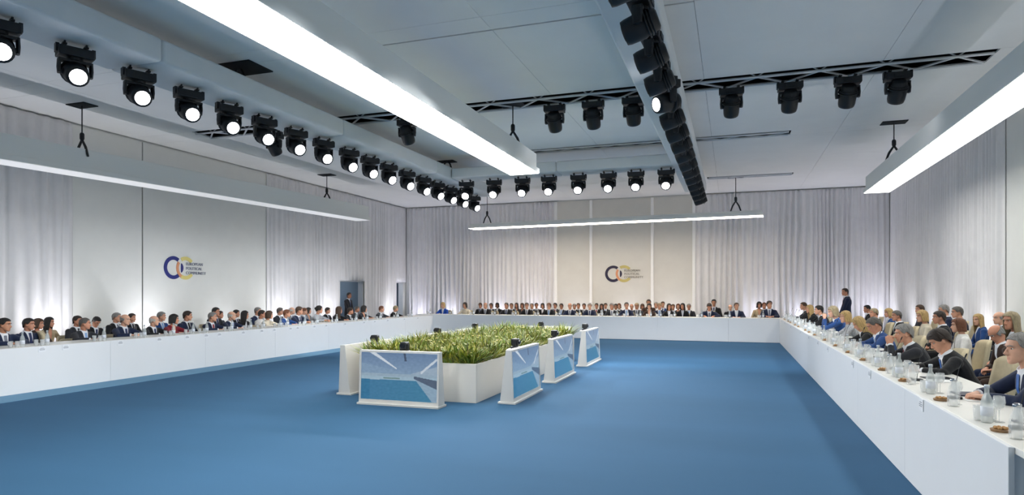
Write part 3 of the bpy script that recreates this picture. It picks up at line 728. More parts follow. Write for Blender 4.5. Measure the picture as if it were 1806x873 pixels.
# ================================================================== DESKS
DZT = .775; DZL = .735; XDR, XDL, YDF = 1.43, -10.69, 22.02; DW = .72
def desk(axis, a0, a1, c, sgn, label, t0=None, DZT=DZT):
    """axis 'y': front panel plane x=c, desk extends by sgn*DW; axis 'x': plane y=c"""
    e = empty('conference_desk', (c, (a0+a1)/2, 0) if axis == 'y' else ((a0+a1)/2, c, 0)); tag(e, label, 'desk')
    inv = Matrix.Translation(-e.location)
    def put(n, bm, m):
        o = obj(n, bm, m, e); o.matrix_parent_inverse = inv; return o
    def bb(u0, u1, w0, w1, z0, z1, bev=0):
        lo, hi = sorted((c+sgn*w0, c+sgn*w1))
        return box(lo, hi, u0, u1, z0, z1, bev) if axis == 'y' else box(u0, u1, lo, hi, z0, z1, bev)
    n = round((a1-a0)/2.35)
    for i in range(n):
        u0, u1 = a0+(a1-a0)*i/n, a0+(a1-a0)*(i+1)/n
        put('front_panel', bb(u0+.0015, u1-.0015, 0, .03, .005, DZT-.002, .003), M_desk)
        put('side_support', bb(u0+.02, u0+.06, .031, DW-.1, 0, DZT-.045), M_desk)
    put('side_support', bb(a1-.06, a1-.02, .031, DW-.1, 0, DZT-.045), M_desk)
    put('tabletop', bb(t0 if t0 is not None else a0, a1, .031, DW, DZT-.04, DZT, .004), M_desktop)
desk('y', 4.2, YDF, XDR, 1, 'long white conference desk along the right side', 3.45)
desk('y', 2.0, YDF, XDL, -1, 'long white conference desk along the left side', None, DZL)
desk('x', XDL-DW, XDR+DW, YDF, 1, 'long white conference desk across the far end')
# ================================================================== MONITORS AND CAMERAS
def screen_mesh():
    nu, nv = 160, 100; bm = bmesh.new(); rnd = random.Random(4)
    cl = bm.loops.layers.color.new('pic')
    V = [[bm.verts.new((u/nu-.5, 0, .5-v/nv)) for v in range(nv+1)] for u in range(nu+1)]
    def px(u, v):
        vp = (.66, .44); c = (118, 147, 182)
        n = noise.noise(Vector((u*26, v*26, 1)))*9
        if v < .44+.06*abs(u-vp[0])*0:
            c = (112+60*v, 140+60*v, 176+44*v)
            s = (vp[1]-v)/(abs(vp[0]-u)+.02)
            if u < vp[0] and s < .32: c = (140, 168, 196)
            if u > vp[0] and s < .5: c = (165, 186, 205)
            d = (u-.15)*.33/.32-v
            if u < .475 and abs(d) < .012+.03*(1-v/.34) and v < .34: c = (226, 236, 246)
            d = .1+(1-u)*1.45-v
            if u > .79 and abs(d) < .03 and .1 < v < .42: c = (214, 226, 238)
            if abs(u-.575-.02*v*5) < .014 and v < .17: c = (70, 85, 110)
        elif v < .52: c = (160, 184, 202)
        if v > .50:
            c = (168, 196, 214) if v < .56+.02*(1-u) else (70, 130+6*u, 170)
            if u < .12 and v > .57: c = (56, 124, 164)
        if u > .70:
            e0 = .55+(u-.72)*2.05
            if v > .5+(u-.70)*.62 and v < e0 and v > .5: c = (150, 178, 200)
            if .48+(u-.72)*.25 < v < .53+(u-.70)*.68 and v > .48: c = (88, 104, 126)
        if .30 < u < .52 and abs(v-.535) < .012: c = (120, 150, 150)
        return [max(0, min(1, (q+n)/255)) for q in c]
    for u in range(nu):
        for v in range(nv):
            f = bm.faces.new((V[u][v+1], V[u+1][v+1], V[u+1][v], V[u][v]))
            q = px((u+.5)/nu, (v+.5)/nv)
            for l in f.loops: l[cl] = (*q, 1)
    me = bpy.data.meshes.new('screen'); bm.to_mesh(me); bm.free()
    m = bpy.data.materials.new('screen_picture'); m.use_nodes = True; nt = m.node_tree; b = nt.nodes['Principled BSDF']
    a = nt.nodes.new('ShaderNodeVertexColor'); a.layer_name = 'pic'
    b.inputs['Base Color'].default_value = (.02, .02, .025, 1); b.inputs['Roughness'].default_value = .25
    nt.links.new(a.outputs[0], b.inputs['Emission Color']); b.inputs['Emission Strength'].default_value = .25
    me.materials.append(m); return me
SCR = screen_mesh()
def monitor(x, y, rz, w, label):
    e = empty('floor_monitor', (x, y, 0), rz); tag(e, label, 'monitor', 'white floor monitors around the planter'); H = .78
    bm = bmesh.new()
    prof = [(.0, .03), (.03, H), (.10, H), (.19, .03)]
    L = [[bm.verts.new((s*w/2, p[0], p[1])) for p in prof] for s in (-1, 1)]
    for k in range(4): bm.faces.new((L[0][k], L[0][(k+1) % 4], L[1][(k+1) % 4], L[1][k]))
    bm.faces.new(L[0][::-1]); bm.faces.new(L[1]); bmesh.ops.recalc_face_normals(bm, faces=bm.faces[:])
    obj('case', bm, M_case, e)
    obj('base_plate', box(-w/2-.015, w/2+.015, -.05, .22, 0, .03, .004), M_case, e)
    tl = math.atan2(.03, H-.03)
    bz = empty('x'); bpy.data.objects.remove(bz)
    bm = bmesh.new(); hw, t = w/2, .028; z0, z1 = .03, H
    for a in ((-hw, -hw+t, z0, z1), (hw-t, hw, z0, z1), (-hw+t, hw-t, z1-t, z1), (-hw+t, hw-t, z0, z0+.05)): bx(bm, a[0], a[1], -.016, 0.001, a[2]-.03, a[3]-.03)
    o = obj('bezel', bm, M_case, e); o.location = (0, 0, .03); o.rotation_euler = (-tl, 0, 0)
    s = obj('screen', SCR, None, e); s.scale = (w-2*t, 1, H-.03-t-.05); s.location = (0, .007+.0125, .03+.05+(H-.08-t)/2); s.rotation_euler = (-tl, 0, 0)
    s.location.y = .03*((s.location.z-.03)/(H-.03))-.008
    obj('socket', box(-w/2+.06, -w/2+.09, .15, .182, .12, .17), M_black, e); obj('socket', box(-w/2+.16, -w/2+.22, .16, .185, .09, .11), M_brown, e)
    obj('camera_shelf', box(-.16, .16, .09, .28, H-.06, H-.035, .003), M_case, e)
    obj('shelf_bracket', box(-.02, .02, .1, .13, H-.3, H-.06), M_case, e)
def ptz(x, y, z, rz, label):
    e = empty('robotic_camera', (x, y, z), rz); e.scale = (.88, .88, .88); tag(e, label, 'camera', 'black robotic cameras on the monitors')
    obj('base', box(-.075, .075, -.07, .07, 0, .035, .008), M_blackp, e)
    bm = bmesh.new()
    for s in (-1, 1): bx(bm, s*.068-.008, s*.068+.008, -.03, .03, .04, .14)
    bx(bm, -.068, .068, -.03, .03, .035, .045); obj('yoke', bm, M_blackp, e)
    obj('camera_head', box(-.056, .056, -.07, .07, .05, .175, .022), M_blackp, e)
    bm = bmesh.new(); tube(bm, [(0, -.07, .112), (0, -.09, .112), (0, -.092, .112)], [.036, .036, .028], 16, side=(1, 0, 0)); obj('lens', bm, M_lensoff, e)
MON = [(-4.48, 8.09, 0, 1.27, 'the near end, its screen facing the viewer', 'front'),
       (-2.99, 9.44, math.pi/2, 1.4, 'the right side, nearest of three', 'near right'), (-2.99, 11.76, math.pi/2, 1.5, 'the right side, middle of three', 'middle right'), (-2.99, 14.42, math.pi/2, 1.5, 'the right side, farthest of three', 'far right'),
       (-5.86, 9.45, -math.pi/2, 1.5, 'the left side, nearest, seen from behind', 'near left'), (-5.8, 11.75, -math.pi/2, 1.5, 'the left side, middle of three', 'middle left'), (-5.8, 13.75, -math.pi/2, 1.5, 'the left side, farthest of three', 'far left'),
       (-4.4, 15.2, math.pi, 1.5, 'the far end', 'rear')]
for x, y, rz, w, l, l2 in MON:
    monitor(x, y, rz, w, 'white floor monitor at the planter, ' + l)
    p = Matrix.Rotation(rz, 3, 'Z')@Vector((.0, .19, 0)); ptz(x+p.x, y+p.y, .745, rz, 'small black robotic camera on the shelf of the %s monitor' % l2)
# ================================================================== PLANTER
PX0, PX1, PY0, PY1, PH = -5.48, -3.52, 8.66, 14.8, .57
e = empty('planter', ((PX0+PX1)/2, (PY0+PY1)/2, 0)); tag(e, 'long white box planter full of green plants in the middle of the floor', 'planter')
inv = Matrix.Translation(-e.location)
def putp(n, bm, m):
    o = obj(n, bm, m, e); o.matrix_parent_inverse = inv
for i in range(2):
    a, b = PX0+(PX1-PX0)*i/2, PX0+(PX1-PX0)*(i+1)/2
    putp('end_board', box(a+.001, b-.001, PY0, PY0+.03, 0, PH, .003), M_planter); putp('end_board', box(a+.001, b-.001, PY1-.03, PY1, 0, PH, .003), M_planter)
for i in range(4):
    a, b = PY0+.03+(PY1-PY0-.06)*i/4, PY0+.03+(PY1-PY0-.06)*(i+1)/4
    putp('side_board', box(PX0, PX0+.03, a+.001, b-.001, 0, PH, .003), M_planter); putp('side_board', box(PX1-.03, PX1, a+.001, b-.001, 0, PH, .003), M_planter)
putp('soil', box(PX0+.031, PX1-.031, PY0+.031, PY1-.031, .1, .5), M_soil)
rnd = random.Random(11)
GREENS = [mat('leaf_olive', '808a30', .55, var=.2, scale=3), mat('leaf_green', '66832a', .55, var=.2, scale=3), mat('leaf_yellow', 'a3a03c', .55, var=.15, scale=3), mat('leaf_dark', '49522a', .55, var=.2, scale=3), mat('leaf_brown', '8a7b45', .6, var=.2, scale=3)]
bm = bmesh.new()
for i in range(14000):
    x = rnd.uniform(PX0+.05, PX1-.05); y = PY0+.05+(PY1-PY0-.1)*rnd.random()**1.15
    edge = min(x-PX0, PX1-x, y-PY0, PY1-y); L = rnd.uniform(.22, .36)*(1.25 if x < PX0+.35 or y > PY1-.7 else 1 if edge > .2 else .8); w = rnd.choice((.01, .014, .02, .032 if y < 10.2 else .022))
    cl = noise.noise(Vector((x*1.6, y*1.6, 3))); L *= 1+.3*cl
    a = rnd.uniform(0, 2*math.pi); ln = rnd.uniform(.15, 1.15); d = Vector((math.cos(a), math.sin(a), 0)); sd = Vector((-d.y, d.x, 0)); p = Vector((x, y, .49)); prev = None
    if edge < .12:
        out = Vector((x-(PX0+PX1)/2, 0, 0)) if min(x-PX0, PX1-x) < .12 else Vector((0, y-(PY0+PY1)/2, 0)); d = (d*.5+out.normalized()).normalized(); sd = Vector((-d.y, d.x, 0))
    mi = rnd.choices((0, 1, 2, 3, 4), (4, 3 if cl > 0 else 1.5, 2.2, 1.1, 1.2 if cl < 0 else .5))[0]
    for k in range(4):
        t = k/3; q = p+d*(L*ln*t*t)+Vector((0, 0, L*(t-.25*ln*t*t))); ww = w*(1-t)**.6*(1.3 if k == 1 else 1)+.0008
        cur = (bm.verts.new(q-sd*ww), bm.verts.new(q+sd*ww))
        if prev: f = bm.faces.new((prev[0], prev[1], cur[1], cur[0])); f.material_index = mi; f.smooth = True
        prev = cur
o = obj('grass_planting', bm, mats=GREENS); tag(o, 'mixed green and yellowish grasses and leaves growing in the white planter', 'plants', kind='stuff')
bm = bmesh.new()
for i in range(170):
    x = rnd.uniform(PX0+.06, PX1-.06); y = rnd.uniform(PY0+.05, PY1-.06); z = .49+rnd.uniform(.2, .38); r = rnd.uniform(.009, .02)
    for k in range(5):
        a = k*2*math.pi/5+rnd.random()*.3
        ell(bm, (x+math.cos(a)*r*.8, y+math.sin(a)*r*.8, z), (r*.6, r*.6, r*.35), 6, 4, rnd.choice((0, 0, 1)))
    tube(bm, [(x, y, .49), (x+.01, y, z)], [.003, .002], 4, mi=2)
o = obj('flower_heads', bm, mats=[mat('petal_cream', 'd8d3a0', .6), mat('petal_yellow', 'dfcf6a', .6), GREENS[1]]); tag(o, 'small cream and yellow flowers scattered through the planter', 'flowers', kind='stuff')
# ================================================================== CHAIRS
def make_chair():
    e = empty('conference_chair')
    bm = bmesh.new(); n, m = 14, 8; g = {}
    for side, off in (('f', 0), ('b', .055)):
        for i in range(n+1):
            for j in range(m+1):
                u = i/n*2-1; v = j/m; wd_ = .27*(1-.18*v**3)*(1-.0*v); th_ = u*.95
                x = math.sin(th_)*wd_/math.sin(.95); y = -.25+(1-math.cos(th_))*.2-.1*v-off*(1 if True else 0); z = .43+.57*v-(.05*abs(u)**4 if v > .9 else 0)
                g[side, i, j] = bm.verts.new((x, y, z))
    for i in range(n):
        for j in range(m):
            bm.faces.new((g['f', i, j], g['f', i+1, j], g['f', i+1, j+1], g['f', i, j+1])).smooth = True; bm.faces.new((g['b', i, j+1], g['b', i+1, j+1], g['b', i+1, j], g['b', i, j])).smooth = True
    for i in range(n):
        bm.faces.new((g['f', i, m], g['f', i+1, m], g['b', i+1, m], g['b', i, m])).smooth = True; bm.faces.new((g['b', i, 0], g['b', i+1, 0], g['f', i+1, 0], g['f', i, 0]))
    for j in range(m):
        bm.faces.new((g['f', 0, j+1], g['b', 0, j+1], g['b', 0, j], g['f', 0, j])).smooth = True; bm.faces.new((g['f', n, j], g['b', n, j], g['b', n, j+1], g['f', n, j+1])).smooth = True
    bmesh.ops.recalc_face_normals(bm, faces=bm.faces[:]); obj('backrest', bm, M_chair, e)
    bm = soft_box(-.26, .26, -.24, .27, .365, .445, .035); obj('seat', bm, M_chair, e)
    bm = bmesh.new(); bx(bm, -.2, .2, -.2, .2, .345, .365); obj('seat_frame', bm, M_leg, e)
    bm = bmesh.new(); tube(bm, [(.0, 0, .0), (.0, 0, .345)], [.014, .02], 8); lm = bpy.data.meshes.new('leg'); bm.to_mesh(lm); bm.free(); lm.materials.append(M_leg)
    for sx_ in (-1, 1):
        for sy in (-1, 1):
            o = obj('leg', lm, None, e); o.location = (sx_*.2, sy*.19, 0)
    return e
CH0 = make_chair(); CH_USED = [False]
def chair(x, y, ang, s, label, group, zs=1):
    c = CH0 if not CH_USED[0] else copy_tree(CH0); CH_USED[0] = True
    c.location = (x, y, 0); c.rotation_euler = (0, 0, ang); c.scale = (s, s, s*zs); tag(c, label, 'chair', group)
# ================================================================== CAST
# (pixel x, pixel y of head centre, plane, sex, pose, head yaw, hair, hair colour, clothing, tie, skin, words)
HW = dict(short='short-haired', crop='crop-haired', thick='thick-haired', bald='balding', bob='bob-haired', long='long-haired', updo='pinned-up-haired')
HCW = dict(black='black', dark='dark', brown='brown', red='reddish', grey='grey', white='white', blond='blond', ash='ash-blond', salt='salt-and-pepper')
def describe(sex, hair, hc, cloth, tie):
    w = 'woman' if sex == 'f' else 'man'
    h = {'bald': 'balding %s %s' % (HCW[hc], w)}.get(hair, '%s with %s %s hair' % (w, {'long': 'long', 'bob': 'bobbed', 'updo': 'pinned-up', 'thick': 'thick'}.get(hair, 'short'), HCW[hc]))
    return '%s, %s %s' % (h, CWORD[cloth], 'suit' if tie else 'top')
LF, LBK = -11.58, -13.0
left = [ # front row of the left desk
 (8, 573, LF, 'm', 'sit', 30, 'short', 'black', 'navy', 'grey', 3), (51, 572, LF, 'm', 'sit', 35, 'short', 'black', 'navy', 'navy', 1), (150, 571, LF, 'm', 'sit', 40, 'crop', 'salt', 'char', 'lblue', 1),
 (221, 564, LF, 'm', 'sit', 20, 'bald', 'grey', 'navy', 'navy', 2), (272, 566, LF, 'm', 'sit', 45, 'bald', 'white', 'black', 'navy', 2), (307, 563, LF, 'f', 'sit', 40, 'bob', 'black', 'maroon', '', 1),
 (331, 557, LF, 'm', 'sit', 40, 'short', 'dark', 'navy', 'black', 0), (375, 559, LF, 'm', 'sit', 30, 'short', 'grey', 'navy', 'red', 0), (409, 557, LF, 'm', 'sit', 35, 'bald', 'white', 'navy', 'lblue', 2),
 (432, 556, LF, 'f', 'sit', 45, 'long', 'black', 'black', '', 0), (462, 554, LF, 'f', 'sit', 40, 'short', 'dark', 'white', '', 1), (475, 557, LF, 'f', 'sit', 45, 'bob', 'brown', 'cream', '', 0),
 (506, 553, LF, 'm', 'sit', 40, 'short', 'red', 'blue', 'navy', 0), (528, 548, LF, 'm', 'sit', 40, 'short', 'brown', 'navy', 'navy', 0), (563, 546, LF, 'f', 'sit', 45, 'updo', 'black', 'print', '', 0),
 (598, 547, LF, 'f', 'sit', 40, 'long', 'brown', 'black', '', 1), (618, 551, LF, 'm', 'sit', 40, 'short', 'dark', 'black', 'grey', 1), (642, 545, LF, 'f', 'sit', 40, 'bob', 'black', 'char', '', 0),
 (673, 545, LF, 'm', 'sit', 45, 'crop', 'red', 'dgrey', 'grey', 0), (698, 546, LF, 'm', 'sit', 50, 'crop', 'ash', 'black', 'black', 0)]
leftb = [ # second row behind it
 (68, 577, LBK, 'f', 'lap', 30, 'bob', 'brown', 'brown', '', 1), (87, 571, LBK, 'f', 'lap', 30, 'long', 'black', 'beige', '', 1), (137, 566, LBK, 'm', 'lap', 20, 'short', 'dark', 'char', 'black', 1),
 (170, 567, LBK, 'm', 'lapbow', 0, 'short', 'black', 'black', 'navy', 1), (206, 560, LBK, 'm', 'lap', 30, 'short', 'grey', 'black', 'grey', 0), (233, 567, LBK, 'm', 'lap', 20, 'short', 'dark', 'black', 'black', 0),
 (285, 558, LBK, 'm', 'lap', 30, 'short', 'grey', 'blue', 'lblue', 0), (381, 550, LBK, 'm', 'lap', 20, 'short', 'black', 'char', 'navy', 1), (388, 559, LBK, 'm', 'lap', 30, 'short', 'dark', 'dgrey', 'grey', 1),
 (417, 553, LBK, 'm', 'lap', 30, 'short', 'black', 'black', 'navy', 1), (455, 549, LBK, 'm', 'lap', 20, 'short', 'grey', 'navy', 'black', 0), (494, 549, LBK, 'm', 'lap', 40, 'short', 'salt', 'char', 'grey', 0),
 (515, 548, LBK, 'm', 'lap', 40, 'bald', 'white', 'grey', 'navy', 2), (537, 549, LBK, 'm', 'lap', 40, 'short', 'red', 'grey', 'lblue', 2), (544, 552, LBK, 'f', 'lap', 30, 'bob', 'dark', 'grey', '', 0),
 (578, 556, LBK, 'm', 'lap', 30, 'short', 'dark', 'black', 'navy', 0), (630, 547, LBK, 'm', 'lap', 35, 'crop', 'salt', 'dgrey', 'grey', 1)]
FF, FB = 22.8, 24.2
far = [(781, 543, FF, 'f', 'sit', -10, 'bob', 'blond', 'royal', '', 2), (820, 543, FF, 'f', 'sit', -20, 'bob', 'dark', 'cream', '', 0), (856, 543, FF, 'm', 'sit', 0, 'bald', 'white', 'black', 'grey', 0),
 (893, 543, FF, 'm', 'sit', -10, 'crop', 'salt', 'char', 'navy', 1), (929, 544, FF, 'm', 'sit', 10, 'short', 'brown', 'black', 'grey', 0), (968, 545, FF, 'm', 'sit', -10, 'short', 'red', 'black', 'lblue', 2),
 (1005, 541, FF, 'm', 'sit', 0, 'bald', 'grey', 'navy', 'grey', 0), (1040, 541, FF, 'm', 'sit', 10, 'short', 'grey', 'navy', 'navy', 2), (1079, 541, FF, 'm', 'sit', -10, 'short', 'grey', 'char', 'grey', 1),
 (1105, 539, FF, 'm', 'sit', 10, 'short', 'salt', 'navy', 'lblue', 0), (1123, 541, FF, 'm', 'sit', -10, 'short', 'ash', 'dgrey', 'grey', 1), (1145, 545, FF, 'f', 'sit', 0, 'bob', 'dark', 'brown', '', 2),
 (1163, 540, FF, 'm', 'sit', 0, 'short', 'ash', 'navy', 'lblue', 0), (1180, 542, FF, 'f', 'sit', 10, 'long', 'dark', 'black', '', 1), (1204, 543, FF, 'f', 'sit', -10, 'long', 'black', 'black', '', 1),
 (1251, 541, FF, 'm', 'read', 0, 'short', 'dark', 'navy', 'grey', 1), (1299, 540, FF, 'm', 'sit', 20, 'short', 'brown', 'navy', 'open', 0), (1357, 537, FF, 'm', 'sit', 25, 'short', 'dark', 'navy', 'grey', 0)]
farb = [(866, 545, FB, 'm', 'lap', 0, 'short', 'dark', 'black', 'grey', 1), (902, 545, FB, 'm', 'lap', 0, 'short', 'brown', 'black', 'navy', 0), (921, 544, FB, 'f', 'lap', 0, 'bob', 'brown', 'char', '', 1), (938, 545, FB, 'm', 'lap', 0, 'crop', 'salt', 'dgrey', 'grey', 0), (957, 543, FB, 'f', 'lap', 0, 'bob', 'black', 'black', '', 1),
 (990, 543, FB, 'm', 'lap', 0, 'short', 'dark', 'char', 'lblue', 1), (1013, 544, FB, 'm', 'lap', 0, 'short', 'grey', 'black', 'navy', 0), (1030, 543, FB, 'm', 'lap', 0, 'short', 'dark', 'black', 'grey', 1), (1061, 544, FB, 'f', 'lap', 0, 'long', 'dark', 'black', '', 1), (1086, 544, FB, 'm', 'lap', 0, 'short', 'black', 'char', 'grey', 3), (1114, 543, FB, 'm', 'lap', 0, 'bald', 'grey', 'black', 'navy', 0), (1133, 543, FB, 'f', 'lap', 0, 'bob', 'brown', 'dgrey', '', 1), (1187, 543, FB, 'm', 'lap', 0, 'short', 'brown', 'black', 'grey', 0),
 (847, 543, FB, 'm', 'lap', 0, 'short', 'brown', 'black', 'navy', 1), (877, 543, FB, 'f', 'lap', 0, 'bob', 'black', 'black', '', 4), (911, 541, FB, 'f', 'lap', 0, 'long', 'dark', 'char', '', 1),
 (946, 540, FB, 'm', 'lap', 10, 'short', 'dark', 'black', 'grey', 1), (979, 539, FB, 'm', 'lap', -10, 'short', 'black', 'char', 'red', 1), (1020, 540, FB, 'm', 'lap', 0, 'short', 'brown', 'grey', 'navy', 1),
 (1052, 540, FB, 'm', 'lap', 0, 'short', 'dark', 'black', 'red', 1), (1068, 540, FB, 'm', 'lap', 10, 'short', 'dark', 'char', 'lblue', 0), (1092, 543, FB, 'f', 'lap', 0, 'bob', 'red', 'black', '', 2),
 (1144, 534, FB, 'm', 'lap', 0, 'short', 'dark', 'brown', 'grey', 1), (1157, 538, FB, 'm', 'lap', 0, 'short', 'grey', 'white', 'open', 0), (1169, 537, FB, 'm', 'lap', 10, 'short', 'brown', 'blue', 'navy', 0),
 (1196, 544, FB, 'f', 'lap', 0, 'bob', 'red', 'brown', '', 2), (1215, 541, FB, 'm', 'lap', 0, 'short', 'grey', 'char', 'lblue', 1), (1259, 534, FB, 'm', 'lap', 0, 'short', 'black', 'black', 'navy', 3),
 (1288, 544, FB, 'm', 'lap', 0, 'bald', 'grey', 'black', 'navy', 2), (1339, 538, FB, 'f', 'lap', 10, 'bob', 'black', 'beige', '', 1), (1348, 539, FB, 'm', 'lap', 10, 'short', 'red', 'dgrey', 'grey', 1)]
RF = 2.08
right = [(1799, 615, 2.1, 'm', 'desk', 10, 'crop', 'grey', 'navy', 'blue', 2), (1657, 600, 2.1, 'm', 'read', 0, 'thick', 'dark', 'black', 'blue', 0), (1594, 588, 2.0, 'm', 'chin', 0, 'short', 'grey', 'char', 'red', 0),
 (1541, 573, RF, 'm', 'read', 5, 'crop', 'salt', 'blue', 'lblue', 1), (1515, 572, RF, 'f', 'read', -5, 'long', 'blond', 'black', '', 0), (1491, 559, RF, 'f', 'desk', 15, 'bob', 'blond', 'print', '', 2),
 (1469, 550, RF, 'f', 'chin', 20, 'bob', 'ash', 'blue', '', 2), (1444, 547, RF, 'm', 'desk', 0, 'short', 'black', 'black', 'navy', 0), (1428, 545, RF, 'f', 'desk', 10, 'long', 'blond', 'black', '', 0), (1417, 540, 2.12, 'm', 'desk', 10, 'short', 'brown', 'char', 'grey', 0)]
rightb = [(1783, 566, 3.6, 'f', 'lap', 30, 'long', 'ash', 'navy', '', 1), (1757, 588, 3.25, 'm', 'lapbow', 20, 'bald', 'grey', 'brown', 'open', 1), (1762, 561, 4.5, 'm', 'lap', 20, 'bald', 'grey', 'char', 'grey', 2),
 (1725, 564, 4.4, 'f', 'lap', 30, 'long', 'blond', 'blue', '', 2), (1690, 574, 3.3, 'f', 'lap', -5, 'bob', 'red', 'white', '', 2), (1688, 551, 4.4, 'm', 'lap', 0, 'short', 'salt', 'navy', 'grey', 0),
 (1656, 560, 3.5, 'm', 'lap', 0, 'short', 'dark', 'black', 'grey', 1), (1664, 547, 4.45, 'm', 'lap', 0, 'short', 'grey', 'navy', 'navy', 0), (1626, 558, 3.4, 'f', 'lap', 10, 'bob', 'blond', 'cream', '', 2),
 (1622, 546, 4.4, 'm', 'lap', 10, 'short', 'brown', 'char', 'navy', 0), (1581, 557, 3.3, 'm', 'lap', 10, 'short', 'salt', 'black', 'open', 1), (1567, 552, 3.6, 'f', 'lap', 20, 'bob', 'blond', 'blue', '', 0),
 (1541, 552, 3.2, 'm', 'lap', 10, 'short', 'ash', 'char', 'grey', 1), (1529, 545, 3.7, 'm', 'lap', 20, 'short', 'black', 'black', 'navy', 1)]
SEATED = []
def seat_people(rows, axis, ang, lod, wz, where, grp, chair_grp, srange, drop=0, back=1):
    fwd = Vector((-math.sin(ang), math.cos(ang), 0))
    for i, (px, py, pl, sex, pose, yaw, hair, hc, cloth, tie, sk) in enumerate(rows):
        for t in range(4):                      # two heads on nearly one sight line: the second sits a row further back
            q = pl+back*.45*t
            h = atx(px, py, q) if axis == 'x' else aty(px, py, q)
            if all((Vector((h.x, h.y))-o).length > .5 for o in SEATED): break
        SEATED.append(Vector((h.x, h.y)))
        if t and pose in ('desk', 'read', 'chin', 'sit'): pose = 'lap'
        lab = '%s, %s, %s' % (describe(sex, hair, hc, cloth, tie), where, ordw(i+1))
        L = lod(i) if callable(lod) else lod
        if L: yaw = 15*round(yaw/15)
        e, s = person(h, ang, sex, pose, yaw, L, hair, hc, cloth, tie, sk, lab, grp, wz if pose in ('desk', 'read', 'chin', 'sit') else None, srange, None, drop)
        chair(e.location.x, e.location.y, ang, s, 'beige upholstered chair under the %s person, %s' % (ordw(i+1), where), chair_grp, (.445-drop)/.445)
A_L, A_F, A_R = -math.pi/2, math.pi, math.pi/2
seat_people(right, 'x', A_R, lambda i: 0 if i < 7 else 1, .83, 'right desk front row', 'delegates at the right desk', 'chairs of the right front row', (.93, 1.06))
seat_people(rightb, 'x', A_R, 1, None, 'behind the right desk', 'people behind the right desk', 'chairs of the right back row', (.86, 1.1))
seat_people(left, 'x', A_L, lambda i: 1 if i < 9 else 2, .83, 'left desk front row', 'delegates at the left desk', 'chairs of the left front row', (.88, 1.0), .08, -1)
seat_people(leftb, 'x', A_L, lambda i: 1 if i < 6 else 2, None, 'behind the left desk', 'people behind the left desk', 'chairs of the left back row', (.86, 1.0), .09, -1)
seat_people(far, 'y', A_F, 2, .84, 'far desk front row', 'delegates at the far desk', 'chairs of the far front row', (.9, 1.08))
seat_people(farb, 'y', A_F, 2, None, 'behind the far desk', 'people behind the far desk', 'chairs of the far back row', (.86, 1.1))
person(atx(1490, 515, 3.5), A_R, 'm', 'stand', 25, 1, 'short', 'dark', 'navy', 'red', 1, 'standing man in navy suit with red tie near the far right curtain', None)
person(atx(616, 521, XL+.35), A_L, 'm', 'stand', 0, 2, 'crop', 'black', 'black', 'navy', 4, 'standing man in black suit in front of the left grey doorway', None)
p = atx(107, 590, -11.9); chair(-11.9, p.y, R(-36), .9, 'empty beige chair at the left desk beside woman with long black hair', 'chairs of the left front row')
# ================================================================== THINGS ON THE DESKS
def proto(name, parts):
    e = empty(name)
    for n, bm, m in parts: obj(n, bm, m, e)
    return [e, False]
PLACE = {}
def place(pr, loc, rz, label, cat, grp):
    e = pr[0] if not pr[1] else copy_tree(pr[0]); pr[1] = True
    e.location = loc; e.rotation_euler = (0, 0, rz); tag(e, label, cat, grp)
def L_(prof, n=14):
    bm = bmesh.new(); lathe(bm, prof, n); return bm
P_glass = proto('water_glass', [('cup', L_([(.026, 0), (.03, .004), (.035, .1), (.033, .1), (.0285, .008), (.001, .006)]), M_glass)])
P_wine = proto('stemmed_glass', [('foot', L_([(.033, 0), (.03, .004), (.004, .008), (.004, .075), (.006, .078)]), M_glass), ('bowl', L_([(.006, .078), (.03, .1), (.036, .13), (.031, .17), (.029, .17), (.034, .13), (.028, .103), (.001, .085)]), M_glass)])
P_bottle = proto('water_bottle', [('glass_body', L_([(.03, 0), (.034, .008), (.034, .13), (.026, .165), (.014, .19), (.0135, .225)]), M_bottle), ('label_band', L_([(.0346, .045), (.0346, .105)]), M_water), ('cap', L_([(.0155, .222), (.0155, .243), (.013, .245)]), M_cap)])
P_carafe = proto('carafe', [('glass_body', L_([(.036, 0), (.04, .006), (.04, .09), (.03, .14), (.02, .17), (.021, .19)]), M_glass), ('lid', L_([(.023, .187), (.023, .2), (.012, .207)]), M_steel)])
bm = bmesh.new(); tube(bm, [(0, 0, .015), (0, .01, .14), (0, .03, .24), (0, .07, .33)], [.0026, .0026, .0026, .0026], 6)
bm2 = bmesh.new(); tube(bm2, [(0, .067, .325), (0, .075, .345), (0, .082, .36)], [.005, .0065, .004], 8)
P_mic = proto('gooseneck_microphone', [('base', box(-.035, .035, -.045, .045, 0, .02, .005), M_blackp), ('stem', bm, M_black), ('capsule', bm2, M_black)])
bm = bmesh.new()
for k in range(5): bx(bm, -.1+.004*k, .1+.004*k, -.145-.002*k, .145, .0006*k*2, .0006*(k*2+1))
P_paper = proto('paper_stack', [('sheets', bm, M_paper)])
P_folder = proto('closed_folder', [('cover', box(-.11, .11, -.155, .155, 0, .012, .003), M_folder), ('page_block', box(-.1, .107, -.15, .15, .003, .009), M_paper)])
P_tablet = proto('tablet_computer', [('case', box(-.09, .09, -.125, .125, 0, .009, .003), M_blackp), ('glass_face', box(-.083, .083, -.118, .118, .0085, .0098), M_lensoff)])
bm = bmesh.new()
for r_ in ((-.03, .03, .044), (-.045, .045, .028), (-.04, .04, .014)): bx(bm, r_[0], r_[1], -.0035, -.002, r_[2]-.0035-.068, r_[2]+.0035-.068)
P_card = proto('name_plate', [('plate', box(-.06, .06, -.002, .002, -.09, .004, .001), M_card), ('print', bm, M_ink)])
bm = bmesh.new(); tube(bm, [(0, 0, 0), (0, 0, .014), (0, 0, .016)], [.05, .055, .05], 16); bm2 = bmesh.new()
